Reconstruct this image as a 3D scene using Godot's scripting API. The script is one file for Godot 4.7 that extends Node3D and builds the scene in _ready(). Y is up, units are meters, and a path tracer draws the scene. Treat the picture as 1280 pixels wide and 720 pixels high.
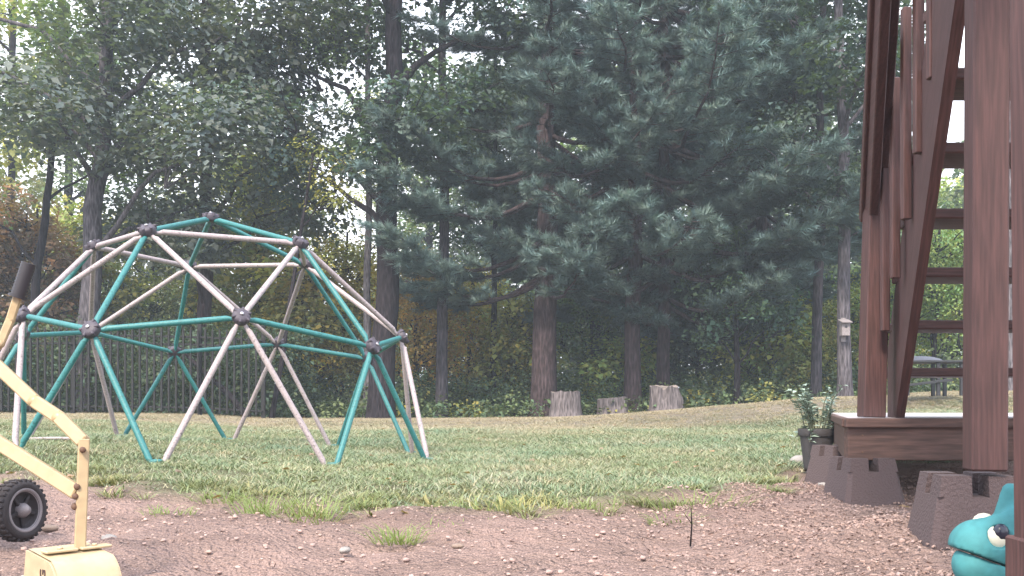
extends Node3D

const EYE := 0.42            # the lens is this far above the ground level y = 0
const FOCAL := 1200.0        # of a 1280 x 720 view
const HORIZON := 505.0

var rng := RandomNumberGenerator.new()
var lumps := FastNoiseLite.new()
var used := {}
var M := {}
var anchors: Array = []
var edge_line: Array = []


# ---------------------------------------------------------------- mesh building
class MB:
	var v := PackedVector3Array()
	var n := PackedVector3Array()
	var c := PackedColorArray()
	var ix := PackedInt32Array()
	var tint := Color(1, 1, 1)

	func vert(p: Vector3, nn: Vector3) -> int:
		v.append(p)
		n.append(nn)
		c.append(tint)
		return v.size() - 1

	# a flat polygon whose front looks away from centre
	func poly(p: Array, centre: Vector3) -> void:
		var nn: Vector3 = (p[2] - p[0]).cross(p[1] - p[0])
		if nn.length() < 1e-12 and p.size() > 3:
			nn = (p[3] - p[0]).cross(p[2] - p[0])
		nn = nn.normalized()
		var mid := Vector3.ZERO
		for q in p:
			mid += q
		mid /= p.size()
		var flip := nn.dot(mid - centre) < 0.0
		if flip:
			nn = -nn
		var first := v.size()
		for q in p:
			vert(q, nn)
		for k in range(1, p.size() - 1):
			if flip:
				ix.append_array([first, first + k + 1, first + k])
			else:
				ix.append_array([first, first + k, first + k + 1])

	func box(xf: Transform3D, size: Vector3, bev := 0.004) -> void:
		var h := size / 2.0
		var b := minf(bev, minf(h.x, minf(h.y, h.z)) * 0.6)
		var o := xf.origin
		var pt := func(sx: float, sy: float, sz: float, axis: int) -> Vector3:
			var p := Vector3(sx * h.x, sy * h.y, sz * h.z)
			for a in 3:
				if a != axis:
					p[a] -= signf(p[a]) * b
			return xf * p
		for a in 3:
			for s in [-1.0, 1.0]:
				var q := []
				for e in [[-1, -1], [1, -1], [1, 1], [-1, 1]]:
					var sg := [0.0, 0.0, 0.0]
					sg[a] = s
					sg[(a + 1) % 3] = float(e[0])
					sg[(a + 2) % 3] = float(e[1])
					q.append(pt.call(sg[0], sg[1], sg[2], a))
				poly(q, o)
		if b <= 0.0:
			return
		for a in 3:
			var u := (a + 1) % 3
			var w := (a + 2) % 3
			for su in [-1.0, 1.0]:
				for sw in [-1.0, 1.0]:
					var lo := [0.0, 0.0, 0.0]
					lo[u] = su
					lo[w] = sw
					var hi := lo.duplicate()
					lo[a] = -1.0
					hi[a] = 1.0
					poly([pt.call(lo[0], lo[1], lo[2], u), pt.call(hi[0], hi[1], hi[2], u), pt.call(hi[0], hi[1], hi[2], w), pt.call(lo[0], lo[1], lo[2], w)], o)
		for sx in [-1.0, 1.0]:
			for sy in [-1.0, 1.0]:
				for sz in [-1.0, 1.0]:
					poly([pt.call(sx, sy, sz, 0), pt.call(sx, sy, sz, 1), pt.call(sx, sy, sz, 2)], o)

	# a bar of the section w x h from a to b; side is roughly the direction of w
	func beam(a: Vector3, b: Vector3, w: float, h: float, side := Vector3.RIGHT, bev := 0.004) -> void:
		var along := (b - a).normalized()
		var x := (side - along * side.dot(along)).normalized()
		var y := along.cross(x)
		box(Transform3D(Basis(x, y, along), (a + b) / 2.0), Vector3(w, h, a.distance_to(b)), bev)

	func tube(path: Array, radii: Array, sides := 10, caps := true, ridge := 0.0, noise: FastNoiseLite = null) -> void:
		var first := v.size()
		var t: Vector3 = (path[1] - path[0]).normalized()
		var x := t.cross(Vector3(0.31, 0.2, 0.93)).normalized()
		for i in path.size():
			var d: Vector3 = (path[mini(i + 1, path.size() - 1)] - path[maxi(i - 1, 0)]).normalized()
			x = (x - d * x.dot(d)).normalized()
			var y := d.cross(x)
			for k in sides + 1:
				var a := TAU * k / sides
				var out := x * cos(a) + y * sin(a)
				var r: float = radii[i]
				if noise:
					r *= 1.0 + ridge * noise.get_noise_3d(cos(a) * 24.0, path[i].y * 5.0, sin(a) * 24.0 + path[i].x * 7.0)
				vert(path[i] + out * r, out)
		for i in path.size() - 1:
			for k in sides:
				var a := first + i * (sides + 1) + k
				var b := a + sides + 1
				ix.append_array([a, b + 1, a + 1, a, b, b + 1])
		if caps:
			for e in [0, path.size() - 1]:
				var q := []
				for k in sides:
					q.append(v[first + e * (sides + 1) + k])
				poly(q, path[1] if e == 0 else path[e - 1])

	# profile of (radius, height) turned about y
	func lathe(profile: Array, sides: int, xf := Transform3D()) -> void:
		var first := v.size()
		for i in profile.size():
			var p: Vector2 = profile[i]
			var d: Vector2 = profile[mini(i + 1, profile.size() - 1)] - profile[maxi(i - 1, 0)]
			var nn := Vector2(d.y, -d.x).normalized()
			for k in sides + 1:
				var a := TAU * k / sides
				vert(xf * Vector3(cos(a) * p.x, p.y, sin(a) * p.x), (xf.basis * Vector3(cos(a) * nn.x, nn.y, sin(a) * nn.x)).normalized())
		for i in profile.size() - 1:
			for k in sides:
				var a := first + i * (sides + 1) + k
				var b := a + sides + 1
				ix.append_array([a, a + 1, b + 1, a, b + 1, b])

	# a flat outline (x, y) given a thickness along z
	func plate(outline: PackedVector2Array, thick: float, xf := Transform3D()) -> void:
		var tris := Geometry2D.triangulate_polygon(outline)
		for s in [-0.5, 0.5]:
			for k in range(0, tris.size(), 3):
				var q := []
				for j in 3:
					var p := outline[tris[k + j]]
					q.append(xf * Vector3(p.x, p.y, s * thick))
				poly(q, q[0] - xf.basis.z * s)
		var mid := Vector2.ZERO
		var ccw := not Geometry2D.is_polygon_clockwise(outline)
		for k in outline.size():
			var a := outline[k]
			var b := outline[(k + 1) % outline.size()]
			var out := Vector2(b.y - a.y, a.x - b.x) * (1.0 if ccw else -1.0)
			mid = (a + b) / 2.0 - out
			poly([xf * Vector3(a.x, a.y, -thick / 2), xf * Vector3(b.x, b.y, -thick / 2), xf * Vector3(b.x, b.y, thick / 2), xf * Vector3(a.x, a.y, thick / 2)], xf * Vector3(mid.x, mid.y, 0))

	# a leaf folded along its rib, from p along d, the face towards up
	func leaf(p: Vector3, d: Vector3, up: Vector3, length: float, width: float, fold := 0.25) -> void:
		var s := d.cross(up).normalized()
		var u := s.cross(d).normalized()
		var tip := p + d * length - u * length * 0.12
		var m := p + d * length * 0.45
		var l := m + s * width / 2 + u * width * fold
		var r := m - s * width / 2 + u * width * fold
		var nl := (u + s * -0.4).normalized()
		var nr := (u + s * 0.4).normalized()
		var a := vert(p, u)
		var b := vert(l, nl)
		var t := vert(tip, u)
		var e := vert(r, nr)
		ix.append_array([a, t, b, a, e, t])

	func blade(p: Vector3, d: Vector3, bend: Vector3, length: float, width: float) -> void:
		var s := d.cross(Vector3(bend.x + 0.01, 0.1, bend.z)).normalized() * width / 2
		var m := p + d * length * 0.55 + bend * length * 0.2
		var tip := p + d * length + bend * length * 0.75
		var nn := s.cross(d).normalized()
		if nn.y < 0:
			nn = -nn
		nn = (nn + Vector3.UP * 0.8).normalized()
		var a := vert(p - s, nn)
		var b := vert(p + s, nn)
		var e := vert(m + s * 0.8, nn)
		var f := vert(m - s * 0.8, nn)
		var t := vert(tip, nn)
		ix.append_array([a, b, e, a, e, f, f, e, t])

	func rock(xf: Transform3D, size: Vector3, noise: FastNoiseLite, off: float, rough := 0.35) -> void:
		var rings := 7
		var sides := 10
		var first := v.size()
		for i in rings + 1:
			var th := PI * i / rings
			for k in sides + 1:
				var a := TAU * (k % sides) / sides
				var d := Vector3(sin(th) * cos(a), cos(th), sin(th) * sin(a))
				var r := 1.0 + rough * noise.get_noise_3d(d.x * 60 + off, d.y * 60, d.z * 60 + off * 0.7)
				vert(xf * (d * size * 0.5 * r), (xf.basis * (d / size)).normalized())
		for i in rings:
			for k in sides:
				var a := first + i * (sides + 1) + k
				var b := a + sides + 1
				ix.append_array([a, b + 1, a + 1, a, b, b + 1])

	func mesh(smooth := false) -> ArrayMesh:
		var arr := []
		arr.resize(Mesh.ARRAY_MAX)
		arr[Mesh.ARRAY_VERTEX] = v
		arr[Mesh.ARRAY_NORMAL] = n
		if smooth:
			arr[Mesh.ARRAY_COLOR] = c
		arr[Mesh.ARRAY_INDEX] = ix
		var m := ArrayMesh.new()
		m.add_surface_from_arrays(Mesh.PRIMITIVE_TRIANGLES, arr)
		return m


# the surface field(p) = 0 as surface nets: one vertex per crossed cell
func nets(lo: Vector3, hi: Vector3, cell: float, field: Callable) -> ArrayMesh:
	var d := Vector3i(((hi - lo) / cell).ceil()) + Vector3i.ONE
	var f := PackedFloat32Array()
	f.resize(d.x * d.y * d.z)
	for z in d.z:
		for y in d.y:
			for x in d.x:
				f[x + d.x * (y + d.y * z)] = field.call(lo + Vector3(x, y, z) * cell)
	var at := {}
	var mb := MB.new()
	var step := [1, d.x, d.x * d.y]
	for z in d.z - 1:
		for y in d.y - 1:
			for x in d.x - 1:
				var i := x + d.x * (y + d.y * z)
				var sum := Vector3.ZERO
				var cnt := 0
				var inside := 0
				for k in 8:
					if f[i + (k & 1) + (k >> 1 & 1) * d.x + (k >> 2) * d.x * d.y] < 0:
						inside += 1
				if inside == 0 or inside == 8:
					continue
				for k in 8:
					for a in 3:
						if k >> a & 1:
							continue
						var p := Vector3(k & 1, k >> 1 & 1, k >> 2)
						var ia: int = i + (k & 1) + (k >> 1 & 1) * d.x + (k >> 2) * d.x * d.y
						var fa := f[ia]
						var fb := f[ia + step[a]]
						if (fa < 0) != (fb < 0):
							p[a] += fa / (fa - fb)
							sum += p
							cnt += 1
				var w := lo + (Vector3(x, y, z) + sum / cnt) * cell
				var e := cell * 0.5
				var g := Vector3(field.call(w + Vector3(e, 0, 0)) - field.call(w - Vector3(e, 0, 0)), field.call(w + Vector3(0, e, 0)) - field.call(w - Vector3(0, e, 0)), field.call(w + Vector3(0, 0, e)) - field.call(w - Vector3(0, 0, e)))
				at[i] = mb.vert(w, g.normalized())
	for z in range(1, d.z - 1):
		for y in range(1, d.y - 1):
			for x in range(1, d.x - 1):
				var i := x + d.x * (y + d.y * z)
				for a in 3:
					if (f[i] < 0) == (f[i + step[a]] < 0):
						continue
					var u: int = step[(a + 1) % 3]
					var w: int = step[(a + 2) % 3]
					var q := [at.get(i - u - w), at.get(i - w), at.get(i), at.get(i - u)]
					if q.has(null):
						continue
					if f[i] < 0:
						mb.ix.append_array([q[0], q[2], q[1], q[0], q[3], q[2]])
					else:
						mb.ix.append_array([q[0], q[1], q[2], q[0], q[2], q[3]])
	return mb.mesh()


# ---------------------------------------------------------------- the scene's tree of things
func numbered(called: String) -> String:
	var k: int = used.get(called, 0)
	used[called] = k + 1
	return called if k == 0 else "%s_%03d" % [called, k]


func tag(o: Node3D, label: String, category: String, group := "", kind := "") -> Node3D:
	if label:
		o.set_meta("label", label)
	if category:
		o.set_meta("category", category)
	if group:
		o.set_meta("group", group)
	if kind:
		o.set_meta("kind", kind)
	return o


func thing(called: String, label: String, category: String, at := Vector3.ZERO, turn := 0.0, group := "") -> Node3D:
	var o := Node3D.new()
	o.name = numbered(called)
	add_child(o)
	o.position = at
	o.rotation.y = turn
	tag(o, label, category, group)
	return o


func part(called: String, shape: Mesh, m: Material, parent: Node3D = self, label := "") -> MeshInstance3D:
	var o := MeshInstance3D.new()
	o.name = numbered(called) if parent == self else called
	o.mesh = shape
	o.material_override = null
	for k in shape.get_surface_count():
		o.set_surface_override_material(k, m)
	parent.add_child(o, true)
	if parent != self:     # «leg2» becomes «leg_001»
		var k := 0
		var want := called
		for s in parent.get_children():
			if s != o and (s.name == called or String(s.name).begins_with(called + "_0") or String(s.name).begins_with(called + "_1")):
				k += 1
		if k:
			o.name = "%s_%03d" % [called, k]
	if label:
		o.set_meta("label", label)
	return o


func scatter(called: String, shape: Mesh, m: Material, where: Array, tints: Array, parent: Node3D = self) -> MultiMeshInstance3D:
	var mm := MultiMesh.new()
	mm.transform_format = MultiMesh.TRANSFORM_3D
	mm.use_colors = true
	mm.mesh = shape
	mm.instance_count = where.size()
	for i in where.size():
		mm.set_instance_transform(i, where[i])
		mm.set_instance_color(i, tints[i])
	var o := MultiMeshInstance3D.new()
	o.name = numbered(called) if parent == self else called
	o.multimesh = mm
	o.material_override = m
	o.set_meta("kind", "stuff")
	parent.add_child(o, true)
	return o


# ---------------------------------------------------------------- places
func at(px: float, py: float, depth: float) -> Vector3:
	return Vector3((px - 640.0) / FOCAL * depth, EYE + (HORIZON - py) / FOCAL * depth, -depth)


func on_ground(px: float, depth: float, sink := 0.0) -> Vector3:
	var x := (px - 640.0) / FOCAL * depth
	return Vector3(x, ground(x, -depth) - sink, -depth)


func ground(x: float, z: float) -> float:
	var w := 0.0
	var s := 0.0
	for a in anchors:
		var dx: float = x - a.x
		var dz: float = z - a.z
		var k := 1.0 / pow(dx * dx + dz * dz + 0.5, 2.0)
		w += k
		s += k * a.y
	return s / w


# how far (m) a place lies inside the lawn, negative on the bare dirt
func lawn(x: float, z: float) -> float:
	var zb: float = edge_line[0].y
	for k in edge_line.size() - 1:
		var a: Vector2 = edge_line[k]
		var b: Vector2 = edge_line[k + 1]
		if x >= a.x and x <= b.x:
			zb = lerpf(a.y, b.y, (x - a.x) / (b.x - a.x))
	if x > edge_line[-1].x:
		zb = edge_line[-1].y
	return (-z) - zb + 0.35 * lumps.get_noise_2d(x * 30.0, z * 30.0) + 0.12 * lumps.get_noise_2d(x * 150.0, z * 150.0)


func lin(r: float, g: float, b: float) -> Color:     # a linear colour as the sRGB value that albedo_color wants
	return Color(r, g, b).linear_to_srgb()


func jitter(c: Color, amount: float, warm := 0.0) -> Color:
	var k := 1.0 + rng.randf_range(-amount, amount)
	var w := rng.randf_range(-warm, warm)
	return Color(c.r * k * (1.0 + w), c.g * k, c.b * k * (1.0 - w))


func noise_tex(seed_: int, freq: float, kind: int, lo: float, hi: float, size := 512, octaves := 4) -> NoiseTexture2D:
	var f := FastNoiseLite.new()
	f.seed = seed_
	f.noise_type = kind
	f.frequency = freq
	f.fractal_octaves = octaves
	var g := Gradient.new()
	g.set_color(0, Color(lo, lo, lo))
	g.set_color(1, Color(hi, hi, hi))
	var t := NoiseTexture2D.new()
	t.width = size
	t.height = size
	t.seamless = true
	t.noise = f
	t.color_ramp = g
	return t


func mat(c: Color, rough := 0.9, tex: Texture2D = null, scale := Vector3.ONE, bump: Texture2D = null, depth := 0.0, spec := 0.5) -> StandardMaterial3D:
	var m := StandardMaterial3D.new()
	m.albedo_color = c
	m.roughness = rough
	m.metallic_specular = spec
	if tex or bump:
		m.uv1_triplanar = true
		m.uv1_scale = scale
	if tex:
		m.albedo_texture = tex
	if bump:
		m.heightmap_enabled = true
		m.heightmap_texture = bump
		m.heightmap_scale = depth
	return m


func _ready() -> void:
	rng.seed = 20250918
	lumps.seed = 5
	lumps.frequency = 0.02
	# ---- camera: level, with the lens shifted upwards
	var cam := Camera3D.new()
	cam.name = "camera"
	add_child(cam)
	cam.position = Vector3(0, EYE, 0)
	cam.keep_aspect = Camera3D.KEEP_HEIGHT
	cam.set_frustum(0.05 * 720.0 / FOCAL, Vector2(0, 0.05 * (HORIZON - 360.0) / FOCAL), 0.05, 1500.0)
	cam.current = true
	# ---- sky and air: a bright, thinly clouded afternoon
	var sm := ProceduralSkyMaterial.new()
	sm.sky_top_color = Color(0.86, 0.90, 0.97)
	sm.sky_horizon_color = Color(1.0, 0.99, 0.98)
	sm.sky_curve = 0.2
	sm.sky_energy_multiplier = 1.15
	sm.ground_bottom_color = Color(0.35, 0.33, 0.30)
	sm.ground_horizon_color = Color(0.5, 0.48, 0.46)
	sm.sun_angle_max = 1.0
	var env := Environment.new()
	env.background_mode = Environment.BG_SKY
	env.sky = Sky.new()
	env.sky.sky_material = sm
	env.tonemap_mode = Environment.TONE_MAPPER_LINEAR
	env.tonemap_exposure = 2.5
	env.ssao_enabled = true
	env.ssil_enabled = true
	env.sdfgi_enabled = true
	env.fog_enabled = true
	env.fog_light_color = Color(0.90, 0.95, 1.0)
	env.fog_density = 0.0030
	var we := WorldEnvironment.new()
	we.name = "world_environment"
	we.environment = env
	add_child(we)
	var sun := DirectionalLight3D.new()
	sun.name = "sun"
	sun.light_color = Color(1.0, 0.95, 0.88)
	sun.light_energy = 1.0
	sun.light_angular_distance = 11.0
	sun.shadow_enabled = true
	add_child(sun)
	sun.look_at_from_position(Vector3(-2.5, 8, 7), Vector3.ZERO)

	build_materials()
	build_ground()
	build_fence()
	build_trees()
	build_undergrowth()
	build_stairs()
	build_dome()
	build_digger()
	build_yard_things()
	build_toy()
	build_small_growth()


func build_materials() -> void:
	var speck := noise_tex(3, 0.06, FastNoiseLite.TYPE_SIMPLEX_SMOOTH, 0.62, 1.0)
	var dust := noise_tex(21, 0.025, FastNoiseLite.TYPE_SIMPLEX_SMOOTH, 0.84, 1.0, 512, 5)
	var fine := noise_tex(4, 0.2, FastNoiseLite.TYPE_SIMPLEX, 0.5, 1.0, 512, 5)
	var grain := noise_tex(7, 0.022, FastNoiseLite.TYPE_SIMPLEX, 0.66, 1.0, 512, 5)
	var soft := noise_tex(27, 0.022, FastNoiseLite.TYPE_SIMPLEX, 0.66, 1.0, 512, 5)
	var worn := noise_tex(33, 0.035, FastNoiseLite.TYPE_SIMPLEX, 0.62, 1.0, 512, 5)     # chipped and dirty spots
	worn.color_ramp.set_offset(0, 0.18)
	worn.color_ramp.set_offset(1, 0.34)
	worn.color_ramp.add_point(0.8, Color(0.86, 0.86, 0.86))
	var barky := noise_tex(9, 0.05, FastNoiseLite.TYPE_CELLULAR, 0.3, 1.0, 512, 3)
	var bumps := noise_tex(11, 0.05, FastNoiseLite.TYPE_SIMPLEX, 0.0, 1.0, 512, 5)
	M.ground = mat(Color.WHITE, 1.0, fine, Vector3(1.3, 1.3, 1.3), bumps, 1.6, 0.2)
	M.ground.vertex_color_use_as_albedo = true
	M.ground.uv1_world_triplanar = true
	# stained timber: the grain runs along y, along z or along x
	var stain := lin(0.108, 0.046, 0.042)
	M.wood_y = mat(stain, 0.65, grain, Vector3(6, 0.35, 6), grain, 0.12)
	M.wood_z = mat(stain, 0.65, grain, Vector3(6, 6, 0.35), grain, 0.12)
	M.wood_x = mat(stain, 0.65, grain, Vector3(0.35, 6, 6), grain, 0.12)
	M.wood_sky_sheen = mat(lin(0.56, 0.50, 0.50), 0.6, soft, Vector3(0.35, 4, 4), grain, 0.1)  # sky reflection on the landing's top, painted in as a pale plank colour
	M.wood_rim = mat(lin(0.125, 0.066, 0.052), 0.75, grain, Vector3(0.35, 4, 4), grain, 0.15)
	M.concrete = mat(lin(0.155, 0.108, 0.110), 0.95, fine, Vector3(3, 3, 3), bumps, 0.25)
	M.teal = mat(lin(0.030, 0.18, 0.182), 0.5, worn, Vector3(1.6, 1.6, 1.6))
	M.tan = mat(lin(0.38, 0.315, 0.325), 0.55, worn, Vector3(1.6, 1.6, 1.6))
	M.hub = mat(lin(0.05, 0.04, 0.055), 0.6)
	M.bolt = mat(lin(0.4, 0.38, 0.4), 0.4)
	M.bolt.metallic = 0.8
	M.yellow = mat(lin(0.43, 0.315, 0.18), 0.42, dust, Vector3(2, 2, 2))
	M.yellow_bucket = mat(lin(0.50, 0.39, 0.245), 0.42, dust, Vector3(2.4, 2.4, 2.4))
	M.rust = mat(lin(0.10, 0.05, 0.03), 0.7)
	M.rubber = mat(lin(0.045, 0.034, 0.038), 0.75, fine, Vector3(12, 12, 12), bumps, 0.1)
	M.rim = mat(lin(0.30, 0.26, 0.27), 0.55, speck, Vector3(14, 14, 14))
	M.dark_plastic = mat(lin(0.025, 0.022, 0.028), 0.5)
	M.ink = mat(lin(0.05, 0.025, 0.02), 0.7)
	M.fence = mat(lin(0.010, 0.009, 0.010), 0.8)
	M.pot = mat(lin(0.085, 0.075, 0.08), 0.7, fine, Vector3(6, 6, 6), bumps, 0.15)
	M.soil = mat(lin(0.04, 0.03, 0.025), 1.0, fine, Vector3(9, 9, 9), bumps, 1.0)
	M.table_dark = mat(lin(0.02, 0.02, 0.024), 0.6)
	M.table_top = mat(lin(0.09, 0.095, 0.13), 0.55, speck, Vector3(4, 4, 4))
	M.box_wood = mat(lin(0.32, 0.28, 0.285), 0.8, grain, Vector3(12, 1.2, 12), grain, 0.1)
	M.toy = mat(lin(0.05, 0.235, 0.25), 0.75, dust, Vector3(3, 3, 3))
	M.toy_dark = mat(lin(0.012, 0.05, 0.06), 0.6)
	M.eye_white = mat(lin(0.62, 0.60, 0.48), 0.35)
	M.eye_dark = mat(lin(0.02, 0.02, 0.035), 0.2)
	M.stone = mat(lin(0.55, 0.50, 0.47), 0.9, fine, Vector3(10, 10, 10), bumps, 0.2)
	M.stone_tan = mat(lin(0.42, 0.31, 0.25), 0.9, fine, Vector3(10, 10, 10), bumps, 0.2)
	M.bark = {}
	for k in [["grey", Color(0.17, 0.15, 0.17)], ["dark", Color(0.075, 0.062, 0.072)], ["pine", Color(0.15, 0.108, 0.115)], ["pale", Color(0.33, 0.30, 0.33)], ["ash", Color(0.24, 0.215, 0.24)], ["brown", Color(0.14, 0.10, 0.10)], ["stump", Color(0.38, 0.33, 0.34)]]:
		M.bark[k[0]] = mat(k[1].linear_to_srgb(), 0.95, barky, Vector3(1.3, 0.2, 1.3), barky, 3.0, 0.2)
	M.cut = mat(lin(0.36, 0.31, 0.29), 0.9, grain, Vector3(5, 5, 5), grain, 0.4)
	M.leaf = mat(Color.WHITE, 0.6, null, Vector3.ONE, null, 0.0, 0.35)
	M.leaf.vertex_color_use_as_albedo = true
	M.leaf.backlight_enabled = true
	M.leaf.backlight = Color(0.8, 0.85, 0.5)
	M.needle = mat(Color.WHITE, 0.6, null, Vector3.ONE, null, 0.0, 0.35)
	M.needle.vertex_color_use_as_albedo = true
	M.needle.backlight_enabled = true
	M.needle.backlight = Color(0.5, 0.6, 0.5)
	M.blade = mat(Color.WHITE, 0.7, null, Vector3.ONE, null, 0.0, 0.3)
	M.blade.vertex_color_use_as_albedo = true
	M.blade.backlight_enabled = true
	M.blade.backlight = Color(0.5, 0.55, 0.3)
	M.clump = mat(lin(0.15, 0.185, 0.07), 0.7, null, Vector3.ONE, null, 0.0, 0.3)
	M.clump.backlight_enabled = true
	M.clump.backlight = Color(0.5, 0.55, 0.3)
	M.clump_dry = mat(lin(0.27, 0.25, 0.10), 0.7, null, Vector3.ONE, null, 0.0, 0.3)
	M.clump_dry.backlight_enabled = true
	M.clump_dry.backlight = Color(0.5, 0.5, 0.3)
	M.pot_stem = mat(lin(0.10, 0.11, 0.07), 0.8)
	M.pot_leaf = mat(lin(0.25, 0.32, 0.26), 0.6, null, Vector3.ONE, null, 0.0, 0.35)
	M.chip = mat(Color.WHITE, 0.95, null, Vector3.ONE, null, 0.0, 0.2)
	M.chip.vertex_color_use_as_albedo = true


func build_ground() -> void:
	for a in [[0, 2.0, -0.40], [-1.2, 2.0, -0.40], [1.2, 2.0, -0.39], [0, -1.0, -0.40], [0, -12, -0.45], [-8, -6, -0.45], [8, -6, -0.45], [-1.4, 2.7, -0.39], [0, 3.2, -0.385], [0.9, 3.2, -0.40], [1.5, 4.0, -0.43], [1.2, 2.6, -0.38], [1.9, 5.0, -0.41],
			[1.8, 5.7, -0.385], [-2.4, 3.4, -0.37], [-4.2, 3.4, -0.36], [0.5, 4.3, -0.37], [-1.9, 5.14, -0.32], [-1.045, 5.575, -0.365], [-0.556, 6.42, -0.383], [-0.764, 7.34, -0.388], [-1.48, 8.0, -0.363], [-2.39, 8.15, -0.311],
			[-3.17, 7.75, -0.26], [-3.5, 6.9, -0.235], [-3.475, 5.97, -0.25], [-2.756, 5.33, -0.24], [1.2, 7.5, -0.37], [3.4, 7.5, -0.30], [2.0, 11, -0.32], [5.0, 11, -0.10], [8.0, 10, 0.0], [-1.5, 11.5, -0.32], [-5.5, 10, -0.2],
			[-6.8, 15, -0.16], [-2.2, 16, -0.25], [0.57, 17, -0.24], [2.6, 17, -0.17], [4.27, 16, -0.03], [5.25, 15, 0.11], [7.0, 15, 0.19], [10, 15, 0.25], [-11, 15, -0.1], [-10, 25, 0.1], [0, 25, 0.0], [10, 25, 0.4], [-15, 45, 0.6], [0, 45, 0.6], [15, 45, 0.8], [0, 120, 1.0], [80, 60, 1.0], [-80, 60, 1.0]]:
		anchors.append(Vector3(a[0], a[2] + EYE, -a[1]))
	for e in [[-9, 4.3], [-2.3, 4.3], [-1.77, 4.2], [-1.23, 3.75], [-0.82, 3.45], [-0.41, 3.5], [0.03, 3.4], [0.48, 3.6], [0.86, 3.95], [1.3, 4.6], [1.62, 5.5], [2.4, 6.0], [4.0, 6.1], [9.0, 6.2]]:
		edge_line.append(Vector2(e[0], e[1]))
	var xs := []
	var x := 0.0
	var step := 0.05
	while x < 700.0:
		xs.append(x)
		x += step
		if x > 2.2:
			step *= 1.07
	var cols := []
	for k in range(xs.size() - 1, 0, -1):
		cols.append(-xs[k])
	cols.append_array(xs)
	var rows := []
	var z := 1.4
	step = 0.04
	while z < 900.0:
		rows.append(-z)
		z += step
		if z > 4.0:
			step *= 1.025
	rows.reverse()
	for q in [1.0, 0.4, -0.5, -2.0, -5.0, -12.0, -40.0, -150.0, -500.0]:
		rows.append(-q)
	var mb := MB.new()
	var nc := cols.size()
	var dirt := Color(0.385, 0.27, 0.236)
	var green := Color(0.20, 0.20, 0.115)
	var dry := Color(0.37, 0.315, 0.26)
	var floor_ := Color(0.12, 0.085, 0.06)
	for zz in rows:
		for xx in cols:
			var near: bool = absf(zz) < 200 and absf(xx) < 200
			var y := ground(xx, zz) if near else EYE + 0.8
			var g := lawn(xx, zz) if near else 1.0
			if near and -zz < 14:
				var bare := 1.0 - smoothstep(-0.1, 0.5, g)
				y += (0.012 + 0.022 * bare) * lumps.get_noise_2d(xx * 110, zz * 110) + 0.05 * bare * lumps.get_noise_2d(xx * 38 + 70, zz * 38) + 0.016 * bare * lumps.get_noise_2d(xx * 420, zz * 420)
			var t := smoothstep(-0.25, 0.5, g)
			var far := smoothstep(10.0, 14.5, -zz + 2.0 * lumps.get_noise_2d(xx * 22, zz * 22))
			var c := dirt.lerp(green.lerp(dry, clampf(far + 0.35 * lumps.get_noise_2d(xx * 40 + 99, zz * 40), 0.1, 1.0)), t)
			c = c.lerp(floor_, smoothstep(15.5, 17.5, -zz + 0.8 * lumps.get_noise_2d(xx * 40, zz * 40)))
			var patchy := 1.0 + 0.30 * lumps.get_noise_2d(xx * 75, zz * 75) + 0.16 * lumps.get_noise_2d(xx * 300, zz * 300)
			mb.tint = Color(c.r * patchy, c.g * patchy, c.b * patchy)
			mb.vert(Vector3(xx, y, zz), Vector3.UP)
	for r in rows.size() - 1:
		for k in nc - 1:
			var a := r * nc + k
			mb.ix.append_array([a, a + 1, a + nc + 1, a, a + nc + 1, a + nc])
	for r in range(1, rows.size() - 1):
		for k in range(1, nc - 1):
			var i := r * nc + k
			mb.n[i] = (mb.v[i + nc] - mb.v[i - nc]).cross(mb.v[i + 1] - mb.v[i - 1]).normalized()
	tag(part("ground", mb.mesh(true), M.ground), "reddish bare dirt in front running into a thin dry lawn", "ground", "", "structure")


# ---------------------------------------------------------------- fence
func build_fence() -> void:
	var f := thing("picket_fence", "black metal picket fence along the wood's edge behind the climbing dome", "fence", on_ground(100, 15.2))
	var o := f.position
	var x0 := -11.0
	var x1 := -3.95
	var rails := [0.12, 1.12, 1.24]
	var pts := []
	for k in 8:
		var x := lerpf(x0, x1, k / 7.0)
		pts.append(Vector3(x, ground(x, -15.2), -15.2) - o)
	for k in 7:
		for h in rails:
			var mb := MB.new()
			mb.beam(pts[k] + Vector3.UP * h, pts[k + 1] + Vector3.UP * h, 0.03, 0.03, Vector3.BACK, 0.003)
			part("rail", mb.mesh(), M.fence, f)
	var picket := MB.new()
	picket.box(Transform3D(Basis(), Vector3(0, 0.69, 0.031)), Vector3(0.029, 1.28, 0.03), 0.002)
	picket.lathe([Vector2(0.02, 1.33), Vector2(0.002, 1.40)], 4, Transform3D(Basis(), Vector3(0, 0, 0.031)))
	var pm := picket.mesh()
	var n := int((x1 - x0) / 0.115)
	for k in n:
		var x := x0 + (k + 0.5) * 0.115
		var p := part("picket", pm, M.fence, f)
		p.position = Vector3(x, ground(x, -15.2), -15.2) - o
	var post := MB.new()
	post.box(Transform3D(Basis(), Vector3(0, 0.7, -0.048)), Vector3(0.06, 1.5, 0.06), 0.004)
	post.box(Transform3D(Basis(), Vector3(0, 1.47, -0.048)), Vector3(0.08, 0.03, 0.08), 0.008)
	for k in [0, 2, 4, 6, 7]:
		part("post", post.mesh(), M.fence, f).position = pts[k]


# ---------------------------------------------------------------- foliage
var SPRAY := []        # broad leaves
var FINE := []         # small leaves
var BRUSH := []        # pine needles


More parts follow.
